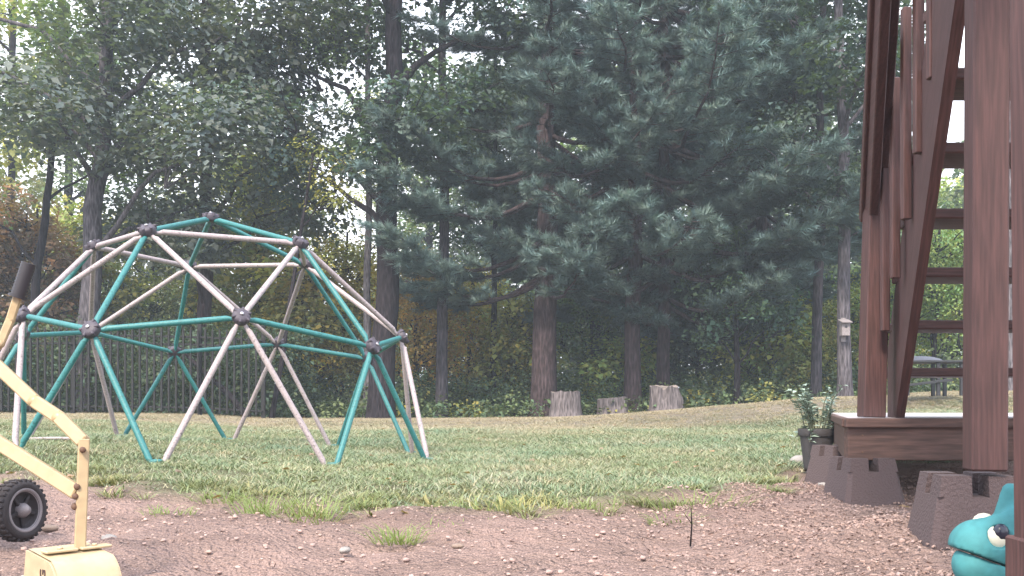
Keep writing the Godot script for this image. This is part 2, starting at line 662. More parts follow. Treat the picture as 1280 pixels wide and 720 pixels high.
func make_foliage() -> void:
	for k in 4:
		var mb := MB.new()
		for j in 13:
			var a := rng.randf() * TAU
			var r := sqrt(rng.randf()) * 0.20
			var p := Vector3(cos(a) * r, rng.randf_range(-0.09, 0.07) - r * 0.2, sin(a) * r)
			var d := Vector3(cos(a) + rng.randf_range(-0.9, 0.9), rng.randf_range(-0.75, 0.2), sin(a) + rng.randf_range(-0.9, 0.9)).normalized()
			var up := Vector3(rng.randf_range(-0.5, 0.5), 1.0, rng.randf_range(-0.5, 0.5)).normalized()
			var s := rng.randf_range(0.05, 0.13)
			mb.leaf(p, d, up, s, s * 0.82, rng.randf_range(0.05, 0.3))
		mb.tube([Vector3(0, 0.05, 0), Vector3(0.1, 0.0, 0.05), Vector3(0.16, -0.05, 0.1)], [0.004, 0.003, 0.001], 3, false)
		SPRAY.append(mb.mesh())
	for k in 3:
		var mb := MB.new()
		for j in 20:
			var a := rng.randf() * TAU
			var r := sqrt(rng.randf()) * 0.19
			var p := Vector3(cos(a) * r, rng.randf_range(-0.10, 0.10), sin(a) * r)
			var d := Vector3(cos(a) + rng.randf_range(-1, 1), rng.randf_range(-0.7, 0.5), sin(a) + rng.randf_range(-1, 1)).normalized()
			var up := Vector3(rng.randf_range(-0.7, 0.7), 1.0, rng.randf_range(-0.7, 0.7)).normalized()
			var s := rng.randf_range(0.05, 0.085)
			mb.leaf(p, d, up, s, s * 0.6, rng.randf_range(0.0, 0.25))
		FINE.append(mb.mesh())
	for k in 3:      # a brush of needles round a twig that runs along -z
		var mb := MB.new()
		for j in 84:
			var f := rng.randf()
			var a := rng.randf() * TAU
			var side := Vector3(cos(a), sin(a), 0)
			var p := Vector3(0, 0, -0.16 * f) + side * 0.004
			var d := (side * rng.randf_range(0.55, 1.0) + Vector3(0, -0.12, -rng.randf_range(0.5, 1.3))).normalized()
			var w := d.cross(Vector3(rng.randf_range(-1, 1), rng.randf_range(-1, 1), 0.3)).normalized() * 0.0028
			var len := rng.randf_range(0.075, 0.115)
			var nn := (side + Vector3.UP * 0.5).normalized()
			var i0 := mb.vert(p - w, nn)
			mb.vert(p + w, nn)
			mb.vert(p + d * len + Vector3(0, -0.012, 0), nn)
			mb.ix.append_array([i0, i0 + 1, i0 + 2])
		BRUSH.append(mb.mesh())


func turn_to(d: Vector3, roll: float) -> Basis:
	var z := -d.normalized()
	var x := Vector3(0.02, 1, 0.01).cross(z).normalized()
	return Basis(x, z.cross(x), z).rotated(z, roll)


# leaf clusters through a list of blobs (centre, radius, squash), thicker towards each blob's skin
func leaves_in(blobs: Array, per_m2: float, size: float, tone: Color, var_: float, warm: float, where: Array, tints: Array) -> void:
	for b in blobs:
		var r: float = b[1]
		var sq: float = b[2]
		var shade := 1.0 + rng.randf_range(-0.16, 0.16)
		var count := int(per_m2 * r * r * 12.0 * (0.5 + 0.5 * sq))
		for k in count:
			var d := Vector3(rng.randfn(), rng.randfn(), rng.randfn()).normalized()
			var rr := r * pow(rng.randf(), 0.42) * (1.0 + 0.35 * lumps.get_noise_3d(d.x * 55 + b[0].x * 40, d.y * 55 + b[0].y * 31, d.z * 55))
			var p: Vector3 = b[0] + Vector3(d.x, d.y * sq, d.z) * rr
			var out := (Vector3(d.x, d.y * 0.3 - 0.25, d.z) + Vector3(rng.randf_range(-0.6, 0.6), 0, rng.randf_range(-0.6, 0.6))).normalized()
			var bs := Basis(Vector3.UP, rng.randf() * TAU).rotated(out.cross(Vector3.UP).normalized(), rng.randf_range(-0.9, 0.3))
			where.append(Transform3D(bs.scaled(Vector3.ONE * size * rng.randf_range(0.75, 1.3)), p))
			tints.append(jitter(Color(tone.r * shade, tone.g * shade, tone.b * shade), var_, warm))


func trunk_path(base: Vector3, top: Vector3, wobble: float, step := 0.4) -> Array:
	var path := []
	var n := maxi(4, int(base.distance_to(top) / step))
	var off := rng.randf() * 100
	for k in n + 1:
		var f := float(k) / n
		var w := wobble * sin(f * PI)
		path.append(base.lerp(top, f) + Vector3(lumps.get_noise_2d(off, f * 150) * w, 0, lumps.get_noise_2d(off + 50, f * 150) * w))
	return path


func add_trunk(t: Node3D, path: Array, r0: float, r1: float, bark: Material, flare := 0.35, called := "trunk") -> void:
	var radii := []
	for k in path.size():
		var f := float(k) / (path.size() - 1)
		var h: float = path[k].y - path[0].y
		radii.append(lerpf(r0, r1, f) * (1.0 + flare * exp(-h * 3.2)))
	var mb := MB.new()
	mb.tube(path, radii, 22 if r0 > 0.09 else 8, true, 0.13 if r0 > 0.09 else 0.05, lumps)
	part(called, mb.mesh(), bark, t)


func limb(a: Vector3, b: Vector3, r0: float, r1: float, sag: float, mb: MB) -> void:
	var path := []
	var radii := []
	for k in 6:
		var f := k / 5.0
		path.append(a.lerp(b, f) + Vector3(0, -sag * sin(f * PI), 0) + Vector3(rng.randf_range(-1, 1), rng.randf_range(-1, 1), rng.randf_range(-1, 1)) * 0.05 * a.distance_to(b) * sin(f * PI))
		radii.append(lerpf(r0, r1, f))
	mb.tube(path, radii, 6, false)


# a broadleaf tree; crown: [height, how far out, radius, squash, direction in degrees (0 = +x, 90 = away)] per blob, relative to the trunk
func broadleaf(called: String, label: String, base: Vector3, top: Vector3, r0: float, bark: Material, blobs: Array, look: Dictionary, group := "") -> Node3D:
	var t := thing(called, label, "tree", base, 0.0, group)
	var tall := top - base
	var path := trunk_path(Vector3(0, -0.15, 0), tall, r0 * 0.8)
	add_trunk(t, path, r0, maxf(0.02, r0 * 0.45), bark, look.get("flare", 0.3))
	var mb := MB.new()
	var made := []
	var near := -base.z < 18.6 and r0 > 0.06
	for b in blobs:
		if near:
			mb = MB.new()
		var a := deg_to_rad(b[4])
		var c := tall * clampf(b[0] / tall.y, 0, 1) * Vector3(1, 0, 1) + Vector3(cos(a) * b[1], b[0], -sin(a) * b[1])
		made.append([c, b[2], b[3]])
		var f := clampf((b[0] - b[1] * 0.5) / tall.y, 0.08, 0.98)
		var from: Vector3 = path[int(f * (path.size() - 1))]
		if b[1] > 0.2:
			limb(from, c, r0 * 0.32, 0.012, -0.1 * b[1], mb)
		for k in 4:
			limb(from.lerp(c, 0.6), c + Vector3(rng.randf_range(-1, 1), rng.randf_range(-0.5, 0.7), rng.randf_range(-1, 1)) * b[2] * 0.8, 0.018, 0.005, 0.0, mb)
		if near:
			part("limb", mb.mesh(), bark, t)
	if not near:
		part("limbs", mb.mesh(), bark, t).set_meta("kind", "stuff")
	var where := []
	var tints := []
	leaves_in(made, look.density, look.size, look.tone, look.get("vary", 0.28), look.get("warm", 0.12), where, tints)
	scatter("crown", look.mesh, M.leaf, where, tints, t)
	return t


func random_blobs(lo: float, hi: float, reach: float, radius: float, count: int, squash := 0.75) -> Array:
	var out := []
	for k in count:
		var f := (k + rng.randf()) / count
		var h := lerpf(lo, hi, f)
		var taper := 1.0 - 0.55 * f
		out.append([h, reach * taper * sqrt(rng.randf()), radius * rng.randf_range(0.75, 1.2) * (0.75 + 0.25 * taper), squash, fmod(k * 137.5 + rng.randf_range(-30, 30), 360.0)])
	return out


# a white pine: whorls of long limbs, the needles in brushes on their outer twigs
func pine(label: String, base: Vector3, height: float, r0: float, lowest: float, reach: Callable, per_whorl: int, tone: Color) -> void:
	var t := thing("pine_tree", label, "tree", base)
	var path := trunk_path(Vector3(0, -0.15, 0), Vector3(0.1, height, 0), r0 * 0.8)
	add_trunk(t, path, r0, 0.05, M.bark.pine, 0.45)
	var mb := MB.new()
	var where := []
	var tints := []
	var h := lowest
	var k := 0
	while h < height - 0.6:
		for j in per_whorl:
			var az := TAU * (j + rng.randf_range(-0.3, 0.3)) / per_whorl + k * 1.1
			var L: float = reach.call(h, az) * rng.randf_range(0.72, 1.1)
			if L < 0.5:
				continue
			mb = MB.new()
			var dir := Vector3(cos(az), 0, sin(az))
			var from := Vector3(0.1 * h / height, h + rng.randf_range(-0.2, 0.2), 0)
			var rise := rng.randf_range(-0.18, 0.10) + (h / height - 0.4) * 0.25
			var pts := []
			var rad := []
			for s in 9:
				var f := s / 8.0
				pts.append(from + dir * L * f + Vector3(0, L * (rise * f - 0.16 * sin(f * PI) + 0.10 * f * f), 0) + dir.cross(Vector3.UP) * lumps.get_noise_2d(h * 90 + j * 40, f * 90) * 0.35 * f)
				rad.append(lerpf(0.035 + 0.006 * L, 0.006, f))
			mb.tube(pts, rad, 6, false)
			var shade := 1.0 + rng.randf_range(-0.14, 0.18)
			var twigs := int(L * 5.5) + 3
			for w in twigs:
				var f := lerpf(0.36, 1.0, pow((w + rng.randf()) / twigs, 0.7))
				var i := mini(int(f * 8), 7)
				var root: Vector3 = pts[i].lerp(pts[i + 1], f * 8 - i)
				var side := 1.0 if w % 2 == 0 else -1.0
				var ang := rng.randf_range(0.45, 1.15) * side * (1.0 if f < 0.96 else 0.2)
				var td := dir.rotated(Vector3.UP, ang)
				var tl := rng.randf_range(0.35, 0.75) * (0.5 + 0.20 * L) * (1.25 - 0.6 * f)
				var droop := rng.randf_range(-0.18, 0.10)
				mb.tube([root, root + td * tl * 0.5 + Vector3(0, droop * tl * 0.3, 0), root + td * tl + Vector3(0, droop * tl, 0)], [0.008, 0.006, 0.003], 4, false)
				var brushes := int(tl / 0.085) + 2
				for q in brushes:
					var g := lerpf(0.2, 1.0, (q + rng.randf()) / brushes)
					var bd := (td + Vector3(rng.randf_range(-0.9, 0.9), rng.randf_range(-0.1, 0.65), rng.randf_range(-0.9, 0.9))).normalized()
					var p := root + td * tl * g + Vector3(0, droop * tl * g, 0)
					where.append(Transform3D(turn_to(bd, rng.randf() * TAU).scaled(Vector3.ONE * rng.randf_range(0.95, 1.55)), p))
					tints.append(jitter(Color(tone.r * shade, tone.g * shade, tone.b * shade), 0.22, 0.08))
			part("limb", mb.mesh(), M.bark.pine, t)
		h += rng.randf_range(0.62, 0.9)
		k += 1
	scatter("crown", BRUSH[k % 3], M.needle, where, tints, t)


const GREY_GREEN := Color(0.135, 0.162, 0.155)
const BLUE_GREEN := Color(0.105, 0.152, 0.14)
const PINE_BLUE := Color(0.20, 0.285, 0.275)
const OLIVE := Color(0.32, 0.32, 0.10)
const YELLOW := Color(0.56, 0.47, 0.13)  # sunlit leaf backs: their light is put into the leaf colour
const RUST := Color(0.28, 0.175, 0.105)
const MID := Color(0.165, 0.225, 0.105)
const LIME := Color(0.42, 0.48, 0.15)  # sun coming through leaves, painted into the tone
const DARK := Color(0.075, 0.108, 0.07)


func build_trees() -> void:
	make_foliage()
	var big := {"mesh": SPRAY[0], "density": 9.0, "size": 1.05, "tone": GREY_GREEN}
	var big2 := {"mesh": SPRAY[1], "density": 9.0, "size": 1.0, "tone": BLUE_GREEN}
	# ---- the trees that edge the lawn
	var b := on_ground(103, 16.5)
	broadleaf("maple_tree", "grey barked tree leaning right behind the dome's left side", b, at(143, -120, 16.5), 0.19, M.bark.ash,  # grey bark, lightened to paint in a pale lens streak
		[[3.6, 1.5, 1.1, 0.6, 20], [4.4, 2.6, 1.25, 0.7, -25], [4.9, 1.2, 1.2, 0.7, 250], [5.6, 2.4, 1.3, 0.7, 15], [5.7, 1.9, 1.1, 0.7, 170], [6.5, 1.0, 1.3, 0.7, 300], [6.9, 3.0, 1.2, 0.7, -5], [7.2, 3.2, 1.2, 0.7, 182], [6.2, 2.8, 1.0, 0.7, 200], [8.2, 1.2, 1.6, 0.8, 60], [9.3, 0.9, 1.5, 0.8, 200]], big)
	b = on_ground(252, 17.5)
	broadleaf("maple_tree", "spreading maple whose grey green leaves hang over the dome's top", b, at(262, -180, 17.5), 0.14, M.bark.brown,
		[[2.9, 1.0, 0.85, 0.55, -90], [3.5, 1.4, 1.0, 0.6, 170], [3.8, 1.7, 1.1, 0.6, 0], [4.6, 1.3, 1.15, 0.65, -110], [4.9, 2.2, 1.1, 0.65, -20], [5.5, 1.7, 1.25, 0.7, 190], [5.9, 1.5, 1.2, 0.7, -40], [6.6, 0.6, 1.3, 0.7, -90], [7.1, 2.4, 1.2, 0.7, 5], [7.9, 1.2, 1.4, 0.8, 150], [8.8, 1.5, 1.5, 0.8, -20], [9.8, 0.5, 1.5, 0.8, 90]],
		{"mesh": SPRAY[2], "density": 9.5, "size": 1.1, "tone": Color(0.125, 0.148, 0.135)})
	b = on_ground(476, 16.2)
	broadleaf("oak_tree", "thick dark oak trunk standing just right of the dome", b, at(497, -160, 16.2), 0.225, M.bark.dark,
		[[4.3, 1.5, 0.95, 0.6, 175], [4.2, 0.9, 0.8, 0.55, -95], [4.9, 1.2, 1.0, 0.6, -70], [5.1, 2.3, 1.0, 0.6, 185], [5.5, 1.3, 0.9, 0.65, 10], [6.3, 2.2, 1.0, 0.7, 160], [7.0, 2.0, 1.0, 0.7, 15], [7.6, 1.5, 1.1, 0.7, 240], [8.6, 1.4, 1.4, 0.8, 80], [9.5, 0.6, 1.5, 0.8, 300]], big2)
	b = on_ground(459, 17.2)
	broadleaf("slim_tree", "slim pale trunk rising close behind the thick dark oak", b, at(462, -160, 17.2), 0.075, M.bark.pale,
		[[6.6, 0.9, 0.8, 0.7, 200], [7.6, 0.9, 0.9, 0.7, 120], [8.6, 0.5, 1.1, 0.8, 30], [9.2, 0.5, 1.1, 0.8, 220]], {"mesh": FINE[0], "density": 9.0, "size": 1.1, "tone": MID})
	b = on_ground(552, 17.0)
	broadleaf("young_oak", "straight grey trunk midway between the dark oak and the big pine", b, at(556, -140, 17.0), 0.11, M.bark.grey,
		[[4.6, 0.8, 0.7, 0.6, -80], [5.4, 1.2, 0.95, 0.65, 185], [5.9, 0.8, 0.9, 0.65, 20], [6.8, 1.1, 1.05, 0.7, 170], [7.5, 1.0, 1.1, 0.7, -30], [8.5, 0.6, 1.3, 0.8, 90]], {"mesh": SPRAY[3], "density": 9.5, "size": 0.95, "tone": BLUE_GREEN})
	b = on_ground(616, 19.0)
	broadleaf("slim_tree", "thin dark trunk in shade left of the big pine", b, at(620, 40, 19.0), 0.07, M.bark.dark,
		[[3.6, 0.7, 0.7, 0.6, 200], [4.6, 0.8, 0.8, 0.6, 30], [5.6, 0.6, 0.9, 0.7, 120], [6.6, 0.3, 1.0, 0.8, 0]], {"mesh": FINE[1], "density": 9.0, "size": 1.0, "tone": DARK})
	b = on_ground(338, 15.6)
	broadleaf("leaning_sapling", "thin bare sapling stem leaning right, seen through the dome", b, at(392, 190, 15.6), 0.045, M.bark.dark,
		[[2.6, 0.35, 0.35, 0.6, 20], [3.6, 0.4, 0.5, 0.6, 10], [4.2, 0.2, 0.6, 0.7, 60]], {"mesh": FINE[2], "density": 7.0, "size": 0.9, "tone": OLIVE, "flare": 0.1})
	b = on_ground(28, 18.5)
	broadleaf("forked_tree", "dark tree with slanting limbs at the photo's far left", b, at(78, 60, 18.5), 0.10, M.bark.dark,
		[[4.0, 1.5, 0.8, 0.6, 190], [5.0, 1.2, 0.9, 0.6, 30], [5.9, 1.6, 0.9, 0.7, 200], [6.6, 0.9, 1.0, 0.7, -20], [7.8, 0.8, 1.2, 0.8, 100]], {"mesh": SPRAY[0], "density": 7.0, "size": 1.0, "tone": MID})
	b = on_ground(922, 16.8)
	broadleaf("drooping_tree", "small drooping green tree with dark stem right of the stumps", b, at(918, 330, 16.8), 0.065, M.bark.dark,
		[[1.35, 0.55, 0.45, 0.7, 200], [1.5, 0.75, 0.5, 0.8, -20], [1.9, 0.6, 0.6, 0.8, -90], [2.1, 0.9, 0.55, 0.8, 10], [2.3, 0.5, 0.6, 0.8, 160], [2.7, 0.3, 0.6, 0.8, -60]], {"mesh": SPRAY[1], "density": 10.0, "size": 0.85, "tone": Color(0.105, 0.175, 0.12)})
	b = on_ground(1020, 17.0)
	broadleaf("slim_tree", "dark slim trunk left of the trunk that carries the birdhouse", b, at(1030, -80, 17.0), 0.10, M.bark.grey,
		[[3.9, 0.6, 0.7, 0.6, -120], [4.6, 1.1, 0.9, 0.7, 10], [5.6, 1.0, 1.0, 0.7, 200], [6.3, 1.2, 1.0, 0.7, -30], [7.2, 0.8, 1.2, 0.8, 90]], {"mesh": SPRAY[2], "density": 10.0, "size": 1.0, "tone": BLUE_GREEN})
	b = on_ground(1057, 15.4)
	broadleaf("birdhouse_tree", "pale grey trunk with a birdhouse beside the wooden stairs", b, at(1046, -120, 15.4), 0.118, M.bark.ash,
		[[3.2, 0.55, 0.45, 0.6, 200], [3.4, 0.5, 0.5, 0.6, -80], [3.5, 0.9, 0.7, 0.6, 190], [4.3, 1.1, 0.9, 0.65, 170], [5.0, 1.2, 1.0, 0.7, -90], [5.3, 1.1, 1.0, 0.7, 20], [6.2, 1.2, 1.1, 0.7, 180], [7.0, 0.8, 1.2, 0.8, 60], [8.0, 0.5, 1.3, 0.8, 260]], {"mesh": SPRAY[3], "density": 10.0, "size": 0.95, "tone": Color(0.085, 0.125, 0.112)})
	b = on_ground(1262, 16.0)
	broadleaf("pale_tree", "pale lit trunk seen between the stair treads at the right", b, at(1264, -120, 16.0), 0.13, M.bark.pale,
		[[7.4, 0.9, 0.8, 0.7, 200], [8.4, 0.4, 1.2, 0.8, 60], [8.9, 0.9, 0.9, 0.7, 20]], {"mesh": FINE[1], "density": 6.0, "size": 1.0, "tone": LIME})
	# ---- the white pines
	pine("big white pine with the thickest trunk, left of the stumps", on_ground(680, 17.0), 13.0, 0.235, 2.5, func(h, az): return (2.9 if sin(az) < -0.3 else 3.0) * clampf((13.5 - h) / 7.0, 0.25, 1.0) * (0.85 if h < 3.6 and cos(az) > 0.2 else 1.0), 5, PINE_BLUE)
	pine("white pine with a leaning brown trunk behind the low middle stump", on_ground(791, 17.0), 12.5, 0.155, 3.0, func(h, az): return 2.9 * clampf((13.0 - h) / 7.0, 0.25, 1.0), 5, PINE_BLUE * 0.95)
	pine("white pine standing behind the tall right stump", on_ground(829, 17.6), 12.0, 0.13, 2.0, func(h, az): return (1.2 if h < 2.6 and cos(az) < 0.2 else 3.1 if h < 3.0 else 4.1 if cos(az) > 0.0 else 2.8) * clampf((12.5 - h) / 6.5, 0.25, 1.0), 6, PINE_BLUE * 1.04)
	pine("shaded white pine filling the dark gap behind the front pines", on_ground(745, 21.5), 12.5, 0.15, 3.6, func(h, az): return 3.0 * clampf((13.0 - h) / 7.0, 0.25, 1.0), 5, PINE_BLUE * 0.7)  # needle tone darkened to paint in the shade behind the front pines
	pine("shaded white pine behind the small drooping tree", on_ground(950, 20.0), 12.0, 0.14, 2.4, func(h, az): return 2.8 * clampf((12.5 - h) / 7.0, 0.25, 1.0), 5, PINE_BLUE * 0.85)  # shade put into the needles by a darker tone
	# ---- saplings and bushes inside the wood: pixel, distance, height, spread, tone, leaf, label
	for s in [
			[-30, 20.0, 4.6, 1.6, RUST, 0, "rust coloured sapling at the wood's far left end"],
			[38, 20.5, 4.2, 1.5, RUST, 1, "orange brown sapling above the fence's left end"],
			[110, 22.0, 4.4, 1.6, OLIVE, 2, "olive sapling directly behind the leaning grey trunk"],
			[185, 24.0, 5.0, 1.8, DARK, 0, "dark green bush behind the middle of the picket fence"],
			[255, 22.5, 3.6, 1.5, Color(0.16, 0.17, 0.08), 1, "dull olive bush behind the fence's right half"],
			[318, 21.0, 6.0, 1.5, OLIVE, 2, "yellowish green sapling just beyond the fence's right end"],
			[372, 19.0, 3.3, 1.2, Color(0.45, 0.40, 0.12), 0, "yellow olive bush seen through the dome's right half"],
			[425, 19.5, 3.7, 1.3, YELLOW, 1, "sunlit yellow bush left of the slim pale trunk"],
			[515, 20.0, 3.2, 1.2, Color(0.55, 0.36, 0.11), 2, "orange tinged bush between the dark oak and the straight grey trunk"],
			[583, 20.5, 3.0, 1.1, YELLOW, 0, "golden bush right of the straight grey trunk"],
			[640, 19.2, 2.3, 0.9, OLIVE, 1, "low olive bush left of the big pine's foot"],
			[735, 20.5, 3.4, 1.3, MID, 2, "mid green bush between the big pine and the brown pine"],
			[772, 19.0, 1.5, 0.8, LIME, 0, "bright low bush behind the middle stump"],
			[868, 20.0, 3.1, 1.3, DARK, 1, "dark bush right of the tall stump"],
			[960, 19.0, 2.1, 1.1, LIME, 2, "lime green bush behind the small drooping tree"],
			[1005, 19.0, 2.0, 1.0, OLIVE, 0, "olive bush left of the birdhouse trunk"],
			[1085, 19.5, 2.6, 1.2, LIME, 1, "yellow green bush behind the left stair post"],
			[1165, 18.5, 3.4, 1.5, Color(0.24, 0.33, 0.12), 2, "light green bush seen under the stair treads"],
			[1235, 19.0, 3.7, 1.6, LIME, 0, "pale green sapling seen between the upper treads"],
			[1330, 19.0, 4.2, 1.6, MID, 1, "green sapling at the wood's right end"]]:
		var base := on_ground(s[0], s[1])
		var n := int(7 + s[2] * 2.2)
		var blobs := random_blobs(0.25 * s[2] if s[2] > 2.4 else 0.2, s[2] * 0.95, s[3], 0.52 + 0.07 * s[2], n, 0.7)
		broadleaf("sapling" if s[2] > 3.5 else "bush", s[6], base, base + Vector3(0.15, s[2], 0), 0.03 + 0.006 * s[2], M.bark.dark, blobs, {"mesh": FINE[s[5]] if s[0] % 2 else SPRAY[s[5]], "density": 8.5, "size": 1.0, "tone": s[4], "vary": 0.4, "warm": 0.22, "flare": 0.1}).set_meta("category", "sapling" if s[2] > 3.5 else "bush")
	# ---- taller trees farther in
	var far := [[-90, 31, MID], [6, 27, OLIVE], [20, 36, OLIVE], [95, 29, MID], [175, 34, GREY_GREEN], [245, 39, OLIVE], [330, 33, MID], [470, 40, OLIVE], [545, 34, MID], [595, 38, GREY_GREEN], [665, 31, DARK], [740, 36, MID], [815, 30, DARK], [890, 35, MID], [965, 31, DARK], [1035, 38, MID], [1110, 33, MID], [1185, 37, LIME], [1265, 33, MID], [1370, 33, MID]]
	for k in far.size():
		var s = far[k]
		var base := on_ground(s[0], s[1])
		var hgt := rng.randf_range(11.5, 14.5)
		var open: bool = s[0] < 560
		if s[0] > 1100:
			hgt *= 0.66
		var blobs := random_blobs(2.2, hgt * 0.97, 2.4, 1.2 if open else 1.35, 13 if open else 19, 0.7)
		broadleaf("forest_tree", "tall leafy tree deep in the wood behind the lawn", base, base + Vector3(rng.randf_range(-0.5, 0.5), hgt, 0), rng.randf_range(0.12, 0.18), M.bark.dark, blobs, {"mesh": SPRAY[k % 4], "density": 2.6 if open else 4.0, "size": 1.75, "tone": s[2], "vary": 0.35, "warm": 0.15}, "tall trees deep in the wood")
	# ---- the wood's far edge, one mass
	var where := []
	var tints := []
	for k in 9000:
		var x := rng.randf_range(-36, 36)
		var z := rng.randf_range(-54, -46)
		var top := 5.0 + 2.2 * lumps.get_noise_1d(x * 14.0)
		var p := Vector3(x, ground(x, z) + top * pow(rng.randf(), 0.8), z)
		where.append(Transform3D(Basis(Vector3.UP, rng.randf() * TAU).rotated(Vector3.RIGHT, rng.randf_range(-0.6, 0.6)).scaled(Vector3.ONE * rng.randf_range(2.0, 3.4)), p))
		tints.append(jitter(MID.lerp(OLIVE, clampf(0.5 + lumps.get_noise_1d(x * 31.0), 0, 1)), 0.35, 0.15))
	tag(scatter("distant_foliage", SPRAY[2], M.leaf, where, tints), "blurred green foliage closing the wood far behind the trees", "foliage")


func build_undergrowth() -> void:
	var where := []
	var tints := []
	for k in 7000:
		var x := rng.randf_range(-13, 12.5)
		var z := -rng.randf_range(16.2, 23.0)
		var h := 0.75 + 0.6 * lumps.get_noise_2d(x * 30, z * 30)
		if k % 4 == 0:
			x = rng.randf_range(-12, -3.6)
			z = -rng.randf_range(15.8, 17.5)
			h = 1.5
		var far := smoothstep(16.2, 18.2, -z) if k % 4 else 1.0
		var p := Vector3(x, ground(x, z) + h * rng.randf() * (0.25 + 0.75 * far), z)
		where.append(Transform3D(Basis(Vector3.UP, rng.randf() * TAU).rotated(Vector3.RIGHT, rng.randf_range(-0.7, 0.7)).scaled(Vector3.ONE * rng.randf_range(0.75, 1.35)), p))
		var tone := DARK.lerp(MID, rng.randf() if k % 4 else 0.1)  # behind the fence a darker leaf tone paints in the wood's shade
		if lumps.get_noise_2d(x * 45 + 300, z * 45) > 0.42 and k % 4:
			tone = OLIVE.lerp(YELLOW, rng.randf())  # sunlit spots, painted as patches of yellower leaves
		tints.append(jitter(tone, 0.35, 0.15))
	tag(scatter("undergrowth", FINE[0], M.leaf, where, tints), "low dark leafy undergrowth along the wood's edge", "undergrowth")


# ---------------------------------------------------------------- wooden stairs at the right
func build_stairs() -> void:
	var o := on_ground(1115, 4.05)
	var t := thing("deck_stairs", "steep brown stained wooden stairs with open treads and a low landing", "stairs", o)
	var E := Vector3(0, EYE, 0) - o          # the lens, from the stairs' origin
	var skew := 0.27
	# the landing
	var top := EYE - 0.058 - o.y
	var rim := 0.140
	var fl := Vector3(1.40, 0, -4.0) - Vector3(o.x, 0, o.z)
	var bl := Vector3(2.12, 0.0, -6.4) - Vector3(o.x, 0, o.z)
	var wide := 1.25
	var mb := MB.new()
	mb.box(Transform3D(Basis(), fl + Vector3(wide / 2, top - 0.038 - rim / 2, -0.019)), Vector3(wide, rim, 0.038), 0.004)
	part("front_board", mb.mesh(), M.wood_rim, t)
	mb = MB.new()
	mb.beam(fl + Vector3(0.019, top - 0.038 - rim / 2, -0.040), bl + Vector3(0.019, top - 0.038 - rim / 2, 0), 0.038, rim, Vector3.RIGHT, 0.004)
	part("side_board", mb.mesh(), M.wood_rim, t)
	mb = MB.new()
	mb.box(Transform3D(Basis(), bl + Vector3(wide / 2 + 0.02, top - 0.038 - rim / 2, -0.019)), Vector3(wide, rim, 0.038), 0.004)
	part("back_board", mb.mesh(), M.wood_rim, t)
	mb = MB.new()
	mb.box(Transform3D(Basis(), fl + Vector3(wide / 2 - 0.006, top - 0.021, 0.012)), Vector3(wide + 0.02, 0.040, 0.032), 0.005)
	part("nosing", mb.mesh(), M.wood_rim, t)
	mb = MB.new()
	mb.beam(fl + Vector3(-0.006, top - 0.0205, -0.012), bl + Vector3(-0.006, top - 0.0205, 0), 0.030, 0.039, Vector3.RIGHT, 0.005)
	part("nosing", mb.mesh(), M.wood_rim, t)
	for q in [[0.06, 0.035], [0.06, 0.105], [0.62, 0.04], [0.62, 0.10]]:
		mb = MB.new()
		mb.lathe([Vector2(0.0045, 0), Vector2(0.0045, 0.0012), Vector2(0, 0.0018)], 8, Transform3D(Basis(Vector3.RIGHT, PI / 2), fl + Vector3(q[0], top - 0.038 - q[1], 0.0)))
		part("screw", mb.mesh(), M.rust, t)
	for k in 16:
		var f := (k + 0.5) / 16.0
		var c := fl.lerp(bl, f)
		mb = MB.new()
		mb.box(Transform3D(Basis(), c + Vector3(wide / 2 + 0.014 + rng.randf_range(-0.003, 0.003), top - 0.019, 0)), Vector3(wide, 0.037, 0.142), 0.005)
		part("landing_plank", mb.mesh(), M.wood_sky_sheen, t)
	# treads
	var d0 := 4.2
	var rise := 0.19
	var run := 0.205
	var h0 := 0.158
	var left := func(d: float) -> float: return 1.694 - (d0 - d) * skew
	for k in 11:
		var d := d0 - k * run
		var y := h0 + k * rise + E.y - 0.019
		mb = MB.new()
		mb.box(Transform3D(Basis(), Vector3(left.call(d) + 0.5 - o.x, y, -d - 0.10 - o.z)), Vector3(1.0, 0.038, 0.235), 0.005)
		part("tread", mb.mesh(), M.wood_x, t)
	# stringers: one cut plank each side
	for s in 2:
		var off: float = -0.02 + s * 1.04
		var outline := PackedVector2Array()
		# (depth towards the viewer, height) of the plank's lower and upper edges
		outline.append(Vector2(-4.30, top))
		outline.append(Vector2(-4.02, top))
		outline.append(Vector2(-1.95, top + (4.02 - 1.95) / run * rise))
		outline.append(Vector2(-2.23, top + 0.05 + (4.30 - 1.95) / run * rise))
		outline.append(Vector2(-4.30, top + 0.30))
		var dirz := Vector3(-skew, 0, 1)
		var xf := Transform3D(Basis(dirz, Vector3.UP, Vector3(1, 0, 0)), Vector3(left.call(0.0) + off - o.x, 0, -o.z))
		mb = MB.new()
		var lie := Transform3D(Basis(Vector3.BACK, atan2(rise, run)), Vector3.ZERO)     # the grain follows the plank
		var turned := PackedVector2Array()
		for q in outline:
			turned.append(q.rotated(-atan2(rise, run)))
		mb.plate(turned, 0.038)
		part("stringer", mb.mesh(), M.wood_x, t).transform = xf * lie
	# railing at the left: newel post, balusters, hand rail
	mb = MB.new()
	mb.beam(at(1089, 521.5, 4.06) - o, at(1106, -80, 4.06) - o, 0.092, 0.089, Vector3.RIGHT, 0.004)
	part("newel_post", mb.mesh(), M.wood_y, t)
	var rl := func(d: float) -> Vector3: return Vector3(1.520 - (4.06 - d) * 0.315, EYE + 0.81 + (4.06 - d) * rise / run, -d) - o
	mb = MB.new()
	mb.beam(rl.call(4.12), rl.call(1.7), 0.038, 0.09, Vector3.RIGHT, 0.004)
	part("hand_rail", mb.mesh(), M.wood_z, t)
	mb = MB.new()
